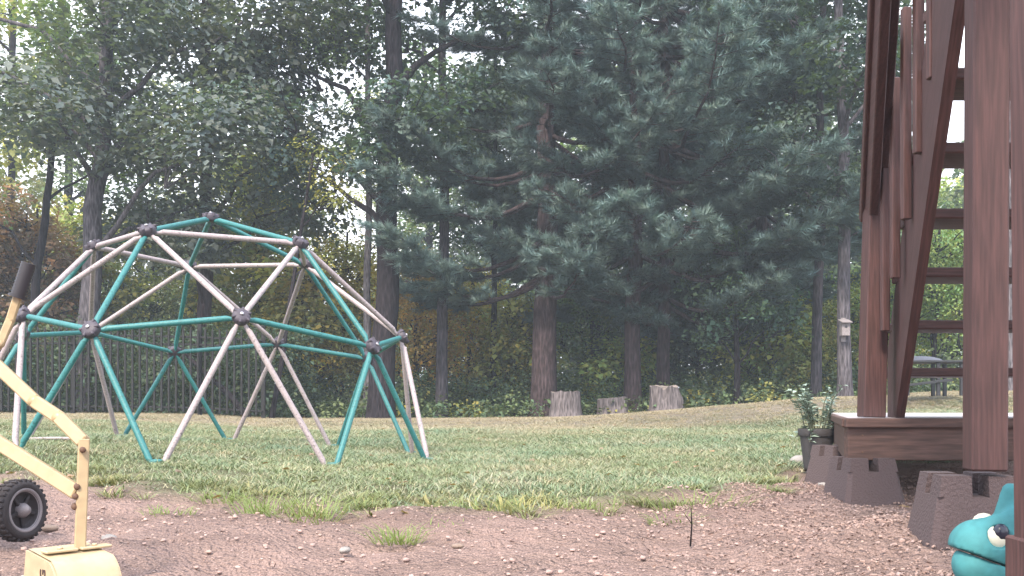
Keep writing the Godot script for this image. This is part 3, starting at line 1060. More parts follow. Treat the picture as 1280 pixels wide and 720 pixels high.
	mb.beam(rl.call(4.14) + Vector3(0.008, 0.065, 0), rl.call(1.7) + Vector3(0.008, 0.065, 0), 0.105, 0.036, Vector3.RIGHT, 0.004)
	part("rail_cap", mb.mesh(), M.wood_z, t)
	for k in 10:
		var d := 3.95 - k * 0.205
		var y := EYE + 0.30 + k * rise - o.y
		mb = MB.new()
		mb.box(Transform3D(Basis(), Vector3(1.535 - (3.95 - d) * 0.20 - o.x, y + 0.39, -d - o.z)), Vector3(0.032, 0.78, 0.032), 0.003)
		part("baluster", mb.mesh(), M.wood_y, t)
	# the deck at the head of the stairs, above and beside the camera
	var deck_y := h0 + 11 * rise + E.y
	for k in 4:
		mb = MB.new()
		mb.box(Transform3D(Basis(), Vector3(2.85, deck_y - 0.02, -1.93 + k * 0.146) - Vector3(o.x, 0, o.z)), Vector3(4.7, 0.038, 0.14), 0.004)
		part("deck_board", mb.mesh(), M.wood_x, t)
	for k in 1:
		mb = MB.new()
		mb.box(Transform3D(Basis(), Vector3(2.85, deck_y - 0.14, -1.6) - Vector3(o.x, 0, o.z)), Vector3(4.7, 0.19, 0.06), 0.004)
		part("deck_beam", mb.mesh(), M.wood_x, t)
	# the deck's posts stand on blocks of their own
	var p := thing("deck_post", "thick brown square post standing on the nearer concrete block", "post", at(1231, 588, 2.53))
	mb = MB.new()
	mb.beam(Vector3(0, 0, 0), Vector3(0.012, 2.6, 0), 0.089, 0.089, Vector3(0.985, 0, 0.17), 0.005)
	part("timber", mb.mesh(), M.wood_y, p)
	p = thing("deck_post", "brown post closest to the camera, cut by the photo's right edge", "post", Vector3(0.893, ground(0.893, -1.6) - 0.05, -1.6))
	mb = MB.new()
	mb.beam(Vector3(0.012, 0, 0), Vector3(-0.012, 2.6, 0), 0.089, 0.089, Vector3(1, 0, -0.05), 0.005)
	part("timber", mb.mesh(), M.wood_y, p)
	mb = MB.new()
	mb.box(Transform3D(Basis(), Vector3(-0.031, 0.080, 0.01)), Vector3(0.022, 0.27, 0.14), 0.004)
	part("base_board", mb.mesh(), M.wood_y, p)
	# concrete blocks
	for b in [[1078, 636, 4.05, 0.1, "weathered concrete pier block under the landing's front corner"], [1209, 682, 2.6, -0.12, "nearest concrete pier block, carrying the thick deck post"], [1049, 605, 4.92, 0.25, "concrete pier block under the landing's back corner beside the pot"]]:
		var q := at(b[0], b[1], b[2])
		q.y = ground(q.x, q.z) - 0.012
		var k := thing("pier_block", b[4], "concrete block", q, b[3])
		pier(k, 0.205 if b[2] > 3 else 0.21)


func pier(k: Node3D, h: float) -> void:
	var w0 := 0.135
	var w1 := 0.095
	var s := 0.021       # half of a slot's width
	var hs := h - 0.055  # bottom of the slots
	var ws := lerpf(w0, w1, hs / h)
	var mb := MB.new()
	var c := Vector3(0, h * 0.4, 0)
	# body up to the slots' floor
	var lo := [Vector3(-w0, 0, -w0), Vector3(w0, 0, -w0), Vector3(w0, 0, w0), Vector3(-w0, 0, w0)]
	var hi := [Vector3(-ws, hs, -ws), Vector3(ws, hs, -ws), Vector3(ws, hs, ws), Vector3(-ws, hs, ws)]
	for i in 4:
		var j := (i + 1) % 4
		var a: Vector3 = lo[i]
		var b: Vector3 = lo[j]
		var d: Vector3 = hi[j]
		var e: Vector3 = hi[i]
		# a chamfered corner
		var f := 0.07
		mb.poly([a.lerp(b, f), b.lerp(a, f), d.lerp(e, f), e.lerp(d, f)], c)
		var i2 := (i + 3) % 4
		mb.poly([a.lerp(b, f), e.lerp(d, f), e.lerp(hi[i2], f), a.lerp(lo[i2], f)], c)
	mb.poly(hi, c)
	# the four horns between the slots
	for sx in [-1.0, 1.0]:
		for sz in [-1.0, 1.0]:
			var q := [Vector3(sx * s, hs, sz * s), Vector3(sx * ws * 0.985, hs, sz * s), Vector3(sx * ws * 0.985, hs, sz * ws * 0.985), Vector3(sx * s, hs, sz * ws * 0.985)]
			var r := [Vector3(sx * s, h, sz * s), Vector3(sx * w1, h, sz * s), Vector3(sx * w1, h, sz * w1), Vector3(sx * s, h, sz * w1)]
			var cc := Vector3(sx * (s + w1) / 2, (hs + h) / 2, sz * (s + w1) / 2)
			for i in 4:
				var j := (i + 1) % 4
				mb.poly([q[i], q[j], r[j], r[i]], cc)
			mb.poly(r, cc)
	part("block", mb.mesh(), M.concrete, k)


# ---------------------------------------------------------------- climbing dome
func build_dome() -> void:
	var o := Vector3(-2.1, ground(-2.1, -6.65), -6.65)
	var t := thing("climbing_dome", "geometric climbing dome of teal and tan tubes on the lawn", "climbing frame", o)
	var P := {}
	# hubs in five-fold order: ring of the top, upper hubs A, middle hubs M, feet B
	for e in [["P0", Vector3(-2.085, 1.289, -6.643)], ["R0", Vector3(-2.229, 1.062, -5.873)], ["R1", Vector3(-1.389, 1.058, -6.296)], ["R2", Vector3(-1.551, 1.049, -7.206)], ["R3", Vector3(-2.469, 1.055, -7.348)], ["R4", Vector3(-2.85, 1.074, -6.539)],
			["A0", Vector3(-2.343, 0.414, -5.341)], ["A1", Vector3(-0.878, 0.364, -6.067)], ["A2", Vector3(-1.141, 0.361, -7.592)], ["A3", Vector3(-2.746, 0.423, -7.812)], ["A4", Vector3(-3.309, 0.464, -6.496)],
			["M0", Vector3(-1.561, 0.502, -5.533)], ["M1", Vector3(-0.784, 0.479, -6.861)], ["M2", Vector3(-1.922, 0.494, -7.888)], ["M3", Vector3(-3.181, 0.543, -7.239)], ["M4", Vector3(-2.953, 0.536, -5.788)],
			["B0", Vector3(-1.902, -0.320, -5.142)], ["B1", Vector3(-1.045, -0.365, -5.575)], ["B2", Vector3(-0.556, -0.383, -6.419)], ["B3", Vector3(-0.764, -0.388, -7.344)], ["B4", Vector3(-1.48, -0.363, -8.002)], ["B5", Vector3(-2.392, -0.311, -8.15)],
			["B6", Vector3(-3.166, -0.259, -7.747)], ["B7", Vector3(-3.5, -0.235, -6.9)], ["B8", Vector3(-3.475, -0.25, -5.967)], ["B9", Vector3(-2.756, -0.229, -5.329)]]:
		P[e[0]] = e[1] + Vector3(0, EYE, 0) - o
	var mid := Vector3(-2.1, EYE - 0.25, -6.65) - o
	var links := []
	for i in 5:
		var j := (i + 1) % 5
		links.append(["P0", "R%d" % i, true])
		links.append(["R%d" % i, "R%d" % j, false])
		links.append(["R%d" % i, "A%d" % i, true])
		links.append(["R%d" % i, "M%d" % i, false])
		links.append(["R%d" % j, "M%d" % i, false])
		links.append(["A%d" % i, "M%d" % i, true])
		links.append(["A%d" % j, "M%d" % i, true])
		links.append(["A%d" % i, "B%d" % (2 * i), true])
		links.append(["A%d" % i, "B%d" % ((2 * i + 9) % 10), true])
		links.append(["M%d" % i, "B%d" % (2 * i), false])
		links.append(["M%d" % i, "B%d" % (2 * i + 1), false])
	for l in links:
		var a: Vector3 = P[l[0]]
		var b: Vector3 = P[l[1]]
		var d := (b - a).normalized()
		var foot: bool = l[1][0] == "B"
		var oa := (a - mid).normalized()
		var ob := (b - mid).normalized()
		var p0 := a + d * 0.018 - oa * 0.012
		var p3 := b - d * (0.0 if foot else 0.018) - ob * (0.0 if foot else 0.012)
		if foot:   # the two legs that share a foot stand side by side
			var side := d.cross(ob).normalized()
			p3 += (P[l[0]] - b).slide(Vector3.UP).normalized() * 0.02 - Vector3(0, 0.03, 0)
		var path := [p0, p0.lerp(p3, 0.05), p0.lerp(p3, 0.08) + oa * 0.008]
		for k in range(1, 6):
			path.append(p0.lerp(p3, 0.08 + 0.84 * k / 6.0) + (oa + ob) * 0.004)
		path.append_array([p0.lerp(p3, 0.92) + ob * 0.008, p0.lerp(p3, 0.95), p3])
		var r := 0.0174
		var mb := MB.new()
		mb.tube(path, [r * 0.62, r * 0.75, r, r, r, r, r, r, r, r * 0.75, r * 0.62], 12)
		part("strut", mb.mesh(), M.teal if l[2] else M.tan, t)
	for k in P:
		var out: Vector3 = (P[k] - mid).normalized()
		if k[0] == "B":
			var mb := MB.new()
			mb.lathe([Vector2(0.0, -0.02), Vector2(0.034, -0.02), Vector2(0.034, 0.012), Vector2(0.026, 0.02), Vector2(0.0, 0.022)], 12, Transform3D(Basis(), Vector3(P[k].x, ground(P[k].x + o.x, P[k].z + o.z) - o.y, P[k].z)))
			part("foot", mb.mesh(), M.teal, t)
			continue
		var y := out
		var x := y.cross(Vector3(0.2, 0.3, 0.9)).normalized()
		var xf := Transform3D(Basis(x, y, x.cross(y)), P[k])
		var mb := MB.new()
		mb.lathe([Vector2(0.0, -0.030), Vector2(0.040, -0.028), Vector2(0.050, -0.018), Vector2(0.052, 0.010), Vector2(0.046, 0.022), Vector2(0.030, 0.030), Vector2(0.0, 0.032)], 18, xf)
		for i in 6:
			var a := TAU * i / 6
			mb.box(xf * Transform3D(Basis(Vector3.UP, -a), Vector3(cos(a) * 0.040, 0.014, sin(a) * 0.040)), Vector3(0.034, 0.030, 0.016), 0.004)
		var hub := part("hub", mb.mesh(), M.hub, t)
		mb = MB.new()
		mb.lathe([Vector2(0.0, 0.028), Vector2(0.012, 0.028), Vector2(0.012, 0.038), Vector2(0.008, 0.041), Vector2(0.0, 0.042)], 6, xf)
		part("bolt", mb.mesh(), M.bolt, hub)


# ---------------------------------------------------------------- ride-on digger at the left
func build_digger() -> void:
	var o := on_ground(-60, 2.45)
	var t := thing("toy_digger", "yellow ride-on sand digger with a scoop bucket and black wheels", "toy digger", o)
	# upper arm, handle and lower arm: flat bars
	var top := at(105, 553, 2.05) - o
	var bar := func(called: String, pts: Array, w: float, h: float, m: Material) -> MeshInstance3D:
		var mb := MB.new()
		for k in pts.size() - 1:
			mb.beam(pts[k], pts[k + 1], w, h, Vector3(0.25, 0, 1), 0.003)
			if k:
				mb.lathe([Vector2(0, -w / 2), Vector2(h / 2, -w / 2), Vector2(h / 2, w / 2), Vector2(0, w / 2)], 14, Transform3D(Basis.looking_at(Vector3(0, 1, 0), Vector3(0.25, 0, 1).normalized()), pts[k]))
		return part(called, mb.mesh(), m, t)
	bar.call("upper_arm", [top, at(74, 522, 2.08) - o, at(44, 502, 2.12) - o, at(-6, 455, 2.2) - o, at(-70, 430, 2.3) - o], 0.020, 0.028, M.yellow)
	bar.call("lower_arm", [at(97, 616, 2.04) - o, at(-10, 548, 2.18) - o, at(-100, 505, 2.32) - o], 0.020, 0.031, M.yellow)
	bar.call("control_lever", [at(-30, 462, 2.35) - o, at(0, 430, 2.36) - o, at(13, 400, 2.37) - o, at(23, 368, 2.37) - o], 0.014, 0.020, M.yellow)
	var g0 := at(22, 372, 2.37) - o
	var g1 := at(36, 329, 2.37) - o
	var mb := MB.new()
	var gp := []
	var gr := []
	for k in 22:
		gp.append(g0.lerp(g1, k / 21.0))
		gr.append(0.0165 + (0.0022 if k % 2 else 0.0) if k > 1 else 0.023)
	mb.tube(gp, gr, 14)
	part("grip", mb.mesh(), M.dark_plastic, t)
	# the stick: two flat bars with a gap, joined by bolts
	var foot := at(100, 686, 2.03) - o
	for s in [-1.0, 1.0]:
		var off: Vector3 = Vector3(0.447, 0, 0.894) * 0.012 * s
		mb = MB.new()
		mb.beam(foot + off, top + Vector3(0, 0.008, 0) + off, 0.022, 0.008, Vector3(1, 0, -0.5), 0.002)
		part("stick_bar", mb.mesh(), M.yellow, t)
	for b in [[103, 562], [96, 608], [94, 620], [93, 633]]:
		mb = MB.new()
		var q := at(b[0], b[1], 2.035) - o
		mb.lathe([Vector2(0, -0.018), Vector2(0.0065, -0.018), Vector2(0.0065, 0.017), Vector2(0.004, 0.0195), Vector2(0, 0.02)], 10, Transform3D(Basis(Vector3(0, 1, 0), Vector3(0.447, 0, 0.894), Vector3(0.894, 0, -0.447)), q))
		part("bolt", mb.mesh(), M.rust, t)
	# the bucket: a scoop turned away, its rounded back towards us
	var bo := at(92, 690, 2.0) - o
	var bas := Basis(Vector3.UP, 0.85)
	var bx := Transform3D(bas, bo)
	var wide := 0.125
	var prof := []
	for k in 15:      # (depth, height) of the shell from its top lip round the back to the tooth edge
		var a := lerpf(0.5, 3.55, k / 14.0)
		prof.append(Vector2(sin(a) * 0.078, -0.078 + cos(a) * 0.078))
	prof.insert(0, Vector2(-0.07, 0.004))
	prof.append(Vector2(-0.10, -0.155))
	mb = MB.new()
	for side in [1.0, -1.0]:      # the outer and the inner skin
		var first := mb.v.size()
		for k in prof.size():
			var d: Vector2 = prof[mini(k + 1, prof.size() - 1)] - prof[maxi(k - 1, 0)]
			var nn: Vector2 = Vector2(-d.y, d.x).normalized() * side
			var q: Vector2 = prof[k] + nn * 0.0025
			for e in [-0.5, 0.5]:
				mb.vert(bx * Vector3(e * wide, q.y, q.x), (bas * Vector3(0, nn.y, nn.x)).normalized())
		for k in prof.size() - 1:
			var a := first + k * 2
			if side > 0:
				mb.ix.append_array([a, a + 1, a + 3, a, a + 3, a + 2])
			else:
				mb.ix.append_array([a, a + 3, a + 1, a, a + 2, a + 3])
	var bucket := part("bucket", mb.mesh(), M.yellow_bucket, t)
	for s in [-1.0, 1.0]:
		var outline := PackedVector2Array()
		for q in prof:
			outline.append(q * 1.02)
		mb = MB.new()
		mb.plate(outline, 0.005, bx * Transform3D(Basis(Vector3(0, 0, 1), Vector3.UP, Vector3(-1, 0, 0)), Vector3(s * (wide / 2 + 0.002), 0, 0)))
		part("side_plate", mb.mesh(), M.yellow_bucket, bucket)
	for s in [-1.0, 1.0]:      # the flat feet of the stick on top
		mb = MB.new()
		mb.box(bx * Transform3D(Basis(), Vector3(0.012 + s * 0.036, 0.005, -0.01)), Vector3(0.066, 0.006, 0.030), 0.0028)
		mb.lathe([Vector2(0.0, 0.008), Vector2(0.006, 0.008), Vector2(0.005, 0.012), Vector2(0, 0.013)], 10, bx * Transform3D(Basis(), Vector3(0.012 + s * 0.036, 0, -0.008)))
		part("mounting_foot", mb.mesh(), M.yellow_bucket, bucket)
	# lettering on the left side plate, reading upwards
	var word := TextMesh.new()
	word.text = "BIG"
	var f := SystemFont.new()
	f.font_names = PackedStringArray(["Droid Sans"])
	f.font_weight = 700
	word.font = f
	word.font_size = 32
	word.pixel_size = 0.0011
	word.depth = 0.001
	var w := part("lettering", word, M.ink, bucket)
	w.transform = bx * Transform3D(Basis(Vector3(0, 1, 0), Vector3(0, 0, -1), Vector3(-1, 0, 0)), Vector3(-wide / 2 - 0.0052, -0.055, 0.012))
	mb = MB.new()
	for k in 9:
		var a := lerpf(-1.2, 1.5, k / 9.0)
		var b := lerpf(-1.2, 1.5, (k + 1) / 9.0)
		mb.beam(bx * Vector3(-wide / 2 - 0.005, -0.068 + sin(a) * 0.022, 0.030 + cos(a) * 0.014), bx * Vector3(-wide / 2 - 0.005, -0.068 + sin(b) * 0.022, 0.030 + cos(b) * 0.014), 0.001, 0.0028, bas.x, 0.0)
	part("emblem", mb.mesh(), M.ink, bucket)
	# the body, mostly outside the frame: axle, seat post, seat and wheels
	var hub := at(24, 638, 2.62) - o
	var face := Vector3(0.96, 0.05, 0.27).normalized()
	var along := Vector3(-0.96, 0, -0.27).normalized()
	for s in 2:
		var c := hub if s == 0 else hub + along * 0.42
		c.y = hub.y
		wheel(t, c, face if s == 0 else -face)
	mb = MB.new()
	mb.tube([hub - face * 0.02, hub + along * 0.21, hub + along * 0.44], [0.011, 0.013, 0.011], 10)
	mb.tube([hub + along * 0.21, hub + along * 0.21 + Vector3(-0.02, 0.10, 0.05), hub + along * 0.21 + Vector3(-0.03, 0.20, 0.10)], [0.02, 0.02, 0.02], 10)
	part("axle_frame", mb.mesh(), M.yellow, t)
	mb = MB.new()
	mb.rock(Transform3D(Basis(), hub + along * 0.21 + Vector3(-0.03, 0.215, 0.10)), Vector3(0.26, 0.06, 0.24), lumps, 3.0, 0.03)
	part("seat", mb.mesh(), M.dark_plastic, t)
	mb = MB.new()
	mb.tube([hub + along * 0.21 + Vector3(-0.02, 0.10, 0.05), at(-100, 560, 2.32) - o, at(-100, 500, 2.32) - o, at(-72, 428, 2.3) - o], [0.018, 0.018, 0.018, 0.016], 10)
	part("boom_post", mb.mesh(), M.yellow, t)


func wheel(t: Node3D, c: Vector3, face: Vector3) -> void:
	var y := face
	var x := Vector3.UP.cross(y).normalized()
	var xf := Transform3D(Basis(x, y, x.cross(y)), c)
	var R := 0.082
	var mb := MB.new()
	mb.lathe([Vector2(0.056, -0.020), Vector2(0.066, -0.026), Vector2(R - 0.006, -0.023), Vector2(R, -0.014), Vector2(R, 0.014), Vector2(R - 0.006, 0.023), Vector2(0.066, 0.026), Vector2(0.056, 0.020), Vector2(0.052, 0.0), Vector2(0.056, -0.020)], 40, xf)
	for k in 30:
		var a := TAU * k / 30
		for s in [-1.0, 1.0]:
			mb.box(xf * Transform3D(Basis(Vector3.UP, -a), Vector3(cos(a) * R, s * 0.012, sin(a) * R)), Vector3(0.007, 0.017, 0.009), 0.0015)
	var w := part("wheel", mb.mesh(), M.rubber, t)
	mb = MB.new()
	mb.lathe([Vector2(0.0, 0.004), Vector2(0.040, 0.004), Vector2(0.046, 0.008), Vector2(0.052, 0.021), Vector2(0.057, 0.022), Vector2(0.057, 0.0)], 36, xf)
	var rim := part("rim", mb.mesh(), M.rubber, w)
	mb = MB.new()
	mb.lathe([Vector2(0.050, 0.018), Vector2(0.054, 0.0235), Vector2(0.059, 0.0245), Vector2(0.061, 0.022)], 36, xf)
	part("rim_edge", mb.mesh(), M.rim, w)
	mb = MB.new()
	mb.lathe([Vector2(0.020, 0.003), Vector2(0.020, 0.016), Vector2(0.016, 0.022), Vector2(0.011, 0.030), Vector2(0.0, 0.033)], 18, xf)
	part("hub_cap", mb.mesh(), M.rim, w)
	mb = MB.new()
	for k in 5:
		var a := TAU * k / 5 + 0.3
		mb.box(xf * Transform3D(Basis(Vector3.UP, -a), Vector3(cos(a) * 0.032, 0.008, sin(a) * 0.032)), Vector3(0.030, 0.010, 0.010), 0.002)
	part("spokes", mb.mesh(), M.rubber, w)


# ---------------------------------------------------------------- other things in the yard
func stump(label: String, base: Vector3, r: float, h: float, bulge: float, notch: float, seed_: float, tilt := 0.0) -> void:
	var t := thing("stump", label, "tree stump", base)
	t.rotation.z = tilt
	var sides := 44
	var rings := 14
	var mb := MB.new()
	var tip := []
	for i in rings + 1:
		var f := float(i) / rings
		for k in sides + 1:
			var a := TAU * (k % sides) / sides
			var rr := r * (1.0 + 0.22 * exp(-f * 6.0) - 0.08 * f)
			rr *= 1.0 + 0.10 * lumps.get_noise_3d(cos(a) * 40 + seed_, f * 14, sin(a) * 40) + 0.075 * lumps.get_noise_3d(cos(a) * 150 + seed_, f * 18, sin(a) * 150)
			rr += bulge * exp(-pow((a - 0.15 if a < PI else a - TAU - 0.15) / 0.45, 2.0)) * sin(PI * clampf(f * 1.1, 0, 1))
			var y := (h * (1.0 + 0.07 * lumps.get_noise_2d(cos(a) * 60 + seed_, sin(a) * 60 + 7) + 0.035 * cos(a + seed_))) * f
			if notch > 0 and absf(a - 1.75) < 0.22:
				rr *= 1.0 - notch * smoothstep(0.35, 0.9, f)
				y *= 1.0 - 0.10 * f
			mb.vert(Vector3(cos(a) * rr, y - 0.04, sin(a) * rr), Vector3(cos(a), 0, sin(a)))
			if i == rings and k < sides:
				tip.append(Vector3(cos(a) * rr, y - 0.04, sin(a) * rr))
	for i in rings:
		for k in sides:
			var a := i * (sides + 1) + k
			var b := a + sides + 1
			mb.ix.append_array([a, a + 1, b + 1, a, b + 1, b])
	for i in rings + 1:
		for k in sides + 1:
			var j := i * (sides + 1) + k
			var l := i * (sides + 1) + (k + sides - 1) % sides
			var q := i * (sides + 1) + (k + 1) % sides
			var up := mini(i + 1, rings) * (sides + 1) + k
			var dn := maxi(i - 1, 0) * (sides + 1) + k
			mb.n[j] = (mb.v[up] - mb.v[dn]).cross(mb.v[q] - mb.v[l]).normalized()
			if mb.n[j].dot(Vector3(mb.v[j].x, 0, mb.v[j].z)) < 0:
				mb.n[j] = -mb.n[j]
	part("bark", mb.mesh(), M.bark.stump, t)
	mb = MB.new()
	var c := Vector3.ZERO
	for q in tip:
		c += q
	c = c / tip.size() - Vector3(0, 0.012, 0)
	for k in tip.size():
		mb.poly([c, tip[k], tip[(k + 1) % tip.size()]], c - Vector3(0, 1, 0))
	part("cut_top", mb.mesh(), M.cut, t)


func build_yard_things() -> void:
	stump("wide weathered stump touching the right side of the big pine", on_ground(707, 16.3, 0.02), 0.27, 0.49, 0.0, 0.0, 11.0)
	stump("low middle stump with a slanted top, the shortest of the three", on_ground(767, 16.5, 0.02), 0.28, 0.35, 0.0, 0.0, 37.0, 0.04)
	stump("tall right stump with a split top and bulging side", on_ground(830, 16.2, 0.02), 0.26, 0.52, 0.085, 0.35, 71.0)
	# birdhouse on the pale trunk
	var q := at(1056, 419, 15.22)
	var t := thing("birdhouse", "small pale wooden birdhouse fixed to the grey trunk", "birdhouse", q)
	var mb := MB.new()
	mb.box(Transform3D(Basis(), Vector3(0, 0.10, 0)), Vector3(0.13, 0.22, 0.12), 0.004)
	var body := part("body", mb.mesh(), M.box_wood, t)
	mb = MB.new()
	mb.box(Transform3D(Basis(Vector3.RIGHT, 0.28), Vector3(0, 0.222, 0.02)), Vector3(0.17, 0.018, 0.20), 0.003)
	part("roof", mb.mesh(), M.box_wood, t)
	mb = MB.new()
	mb.lathe([Vector2(0.019, 0), Vector2(0.019, 0.004), Vector2(0.0, 0.0045)], 14, Transform3D(Basis(Vector3.RIGHT, PI / 2), Vector3(0, 0.13, 0.060)))
	part("entrance_hole", mb.mesh(), M.table_dark, body)
	mb = MB.new()
	mb.box(Transform3D(Basis(), Vector3(0, 0.09, -0.072)), Vector3(0.07, 0.38, 0.022), 0.003)
	part("mounting_board", mb.mesh(), M.box_wood, t)
	# fallen branch behind the fence
	var b0 := on_ground(312, 15.7)
	t = thing("fallen_branch", "dark fallen branch slanting down behind the fence's right end", "branch", b0)
	mb = MB.new()
	var tip := at(225, 436, 15.9) - b0
	mb.tube([Vector3(0, -0.03, 0), tip * 0.3 + Vector3(0, 0.05, 0), tip * 0.6 + Vector3(0, 0.02, 0), tip], [0.055, 0.05, 0.04, 0.02], 9, true, 0.1, lumps)
	mb.tube([tip * 0.5, tip * 0.72 + Vector3(0.2, 0.18, 0.05)], [0.022, 0.008], 6)
	part("wood", mb.mesh(), M.bark.dark, t)
	# garden table seen under the lowest tread
	var g := on_ground(1158, 13.0)
	g.y = at(1158, 493, 13.0).y
	t = thing("garden_table", "dark garden table with a grey domed cover behind the stairs", "table", g)
	mb = MB.new()
	mb.box(Transform3D(Basis(), Vector3(0, 0.435, 0)), Vector3(0.80, 0.03, 0.6), 0.006)
	part("table_top", mb.mesh(), M.table_dark, t)
	mb = MB.new()
	mb.lathe([Vector2(0.30, 0.452), Vector2(0.27, 0.475), Vector2(0.18, 0.502), Vector2(0.08, 0.515), Vector2(0.0, 0.518)], 24, Transform3D(Basis(), Vector3(-0.10, 0, 0)))
	part("cover", mb.mesh(), M.table_top, t)
	for l in [[-0.36, 0.25], [0.05, 0.25], [0.36, 0.25], [-0.36, -0.25], [0.2, -0.25], [0.36, -0.25]]:
		mb = MB.new()
		mb.box(Transform3D(Basis(), Vector3(l[0], 0.20, l[1])), Vector3(0.045, 0.44, 0.045), 0.004)
		part("leg", mb.mesh(), M.table_dark, t)
	mb = MB.new()
	mb.beam(Vector3(-0.45, 0.11, 0.28), Vector3(0.22, 0.19, 0.28), 0.035, 0.035, Vector3.UP, 0.004)
	part("stretcher", mb.mesh(), M.table_dark, t)
	# pot with a leafy grey green plant
	var po := on_ground(1021, 5.6)
	t = thing("flower_pot", "dark tapered flower pot beside the stair landing", "flower pot", po)
	mb = MB.new()
	mb.lathe([Vector2(0, 0), Vector2(0.070, 0), Vector2(0.073, 0.02), Vector2(0.096, 0.205), Vector2(0.105, 0.207), Vector2(0.108, 0.245), Vector2(0.101, 0.248), Vector2(0.092, 0.215)], 32)
	part("pot", mb.mesh(), M.pot, t)
	mb = MB.new()
	mb.lathe([Vector2(0.093, 0.205), Vector2(0.06, 0.218), Vector2(0, 0.222)], 20)
	part("soil", mb.mesh(), M.soil, t)
	t = thing("potted_plant", "leafy grey green plant growing out of the dark pot", "plant", po + Vector3(0, 0.215, 0))
	var stems := MB.new()
	var lf := MB.new()
	for k in 30:
		var a := rng.randf() * TAU
		var h := rng.randf_range(0.13, 0.31)
		if k == 0:
			h = 0.42
		var lean := rng.randf_range(0.03, 0.18)
		var base := Vector3(cos(a), 0, sin(a)) * rng.randf_range(0.01, 0.08)
		var end := base + Vector3(cos(a) * lean, h, sin(a) * lean)
		if k < 6:       # some hang over the rim
			end = Vector3(cos(a) * rng.randf_range(0.15, 0.20), rng.randf_range(-0.06, 0.05), sin(a) * 0.2)
		var m := base.lerp(end, 0.5) + Vector3(0, 0.05, 0)
		stems.tube([base, m, end], [0.004, 0.003, 0.0015], 5, false)
		for j in 15:
			var f := lerpf(0.2, 1.0, (j + rng.randf()) / 15)
			var p := base.lerp(m, f * 2) if f < 0.5 else m.lerp(end, f * 2 - 1)
			var b := rng.randf() * TAU
			lf.leaf(p, Vector3(cos(b), rng.randf_range(-0.1, 0.7), sin(b)).normalized(), Vector3(rng.randf_range(-0.4, 0.4), 1, rng.randf_range(-0.4, 0.4)).normalized(), rng.randf_range(0.03, 0.055), rng.randf_range(0.016, 0.028), 0.15)
	part("stems", stems.mesh(), M.pot_stem, t)
	part("leaves", lf.mesh(), M.pot_leaf, t).set_meta("kind", "stuff")
	# a thin pale pole lying inside the dome
	t = thing("thin_pole", "thin pale pole lying on the grass inside the dome's left side", "pole", on_ground(62, 6.4) + Vector3(0, 0.02, 0))
	mb = MB.new()
	mb.tube([Vector3(-0.17, 0, 0.03), Vector3(0.02, 0.004, 0), Vector3(0.24, 0, -0.03)], [0.011, 0.011, 0.011], 8)
	part("rod", mb.mesh(), M.tan, t)
	# stones one can pick out: pixel, depth from the ground, size in cm, tone
	for s in [
			[1003, 6.2, 17, 0, "pale flat stone on the grass left of the flower pot"],
			[431, 2.55, 4.2, 0, "pale rounded stone on the dirt below the dome's right legs"],
			[137, 2.72, 6.5, 0, "long pale stone on the dirt beside the digger's stick"],
			[112, 2.62, 4.2, 0, "small pale stone close behind the digger's bucket"],
			[1036, 2.55, 3.4, 0, "white pebble at the front of the mulch below the weed stalk"],
			[572, 2.62, 3.6, 1, "brown stone front centre on the bare dirt"],
			[712, 2.9, 3.2, 0, "whitish pebble at the dirt's middle, below the dry weed"],
			[895, 3.55, 4.6, 1, "pinkish stone below the shaggy grass clump at the right"],
			[62, 2.95, 5.5, 1, "tan stone on the dirt right of the digger's wheel"],
			[860, 3.0, 3.0, 0, "pale chip of stone at the mulch's left edge"],
			[305, 5.4, 5.0, 0, "pale stone in the grass below the dome's middle"],
			[1028, 4.75, 6.0, 0, "greenish white stone at the foot of the back pier block"]]:
		var p := on_ground(s[0], s[1])
		var k: float = s[2] / 100.0
		mb = MB.new()
		mb.rock(Transform3D(Basis(Vector3.UP, rng.randf() * 3), Vector3(0, 0, 0)), Vector3(k, k * 0.42, k * 0.66), lumps, rng.randf() * 99)
		var r := part("stone", mb.mesh(), M.stone if s[3] == 0 else M.stone_tan)
		r.position = p + Vector3(0, k * 0.10, 0)
		tag(r, s[4], "stone")


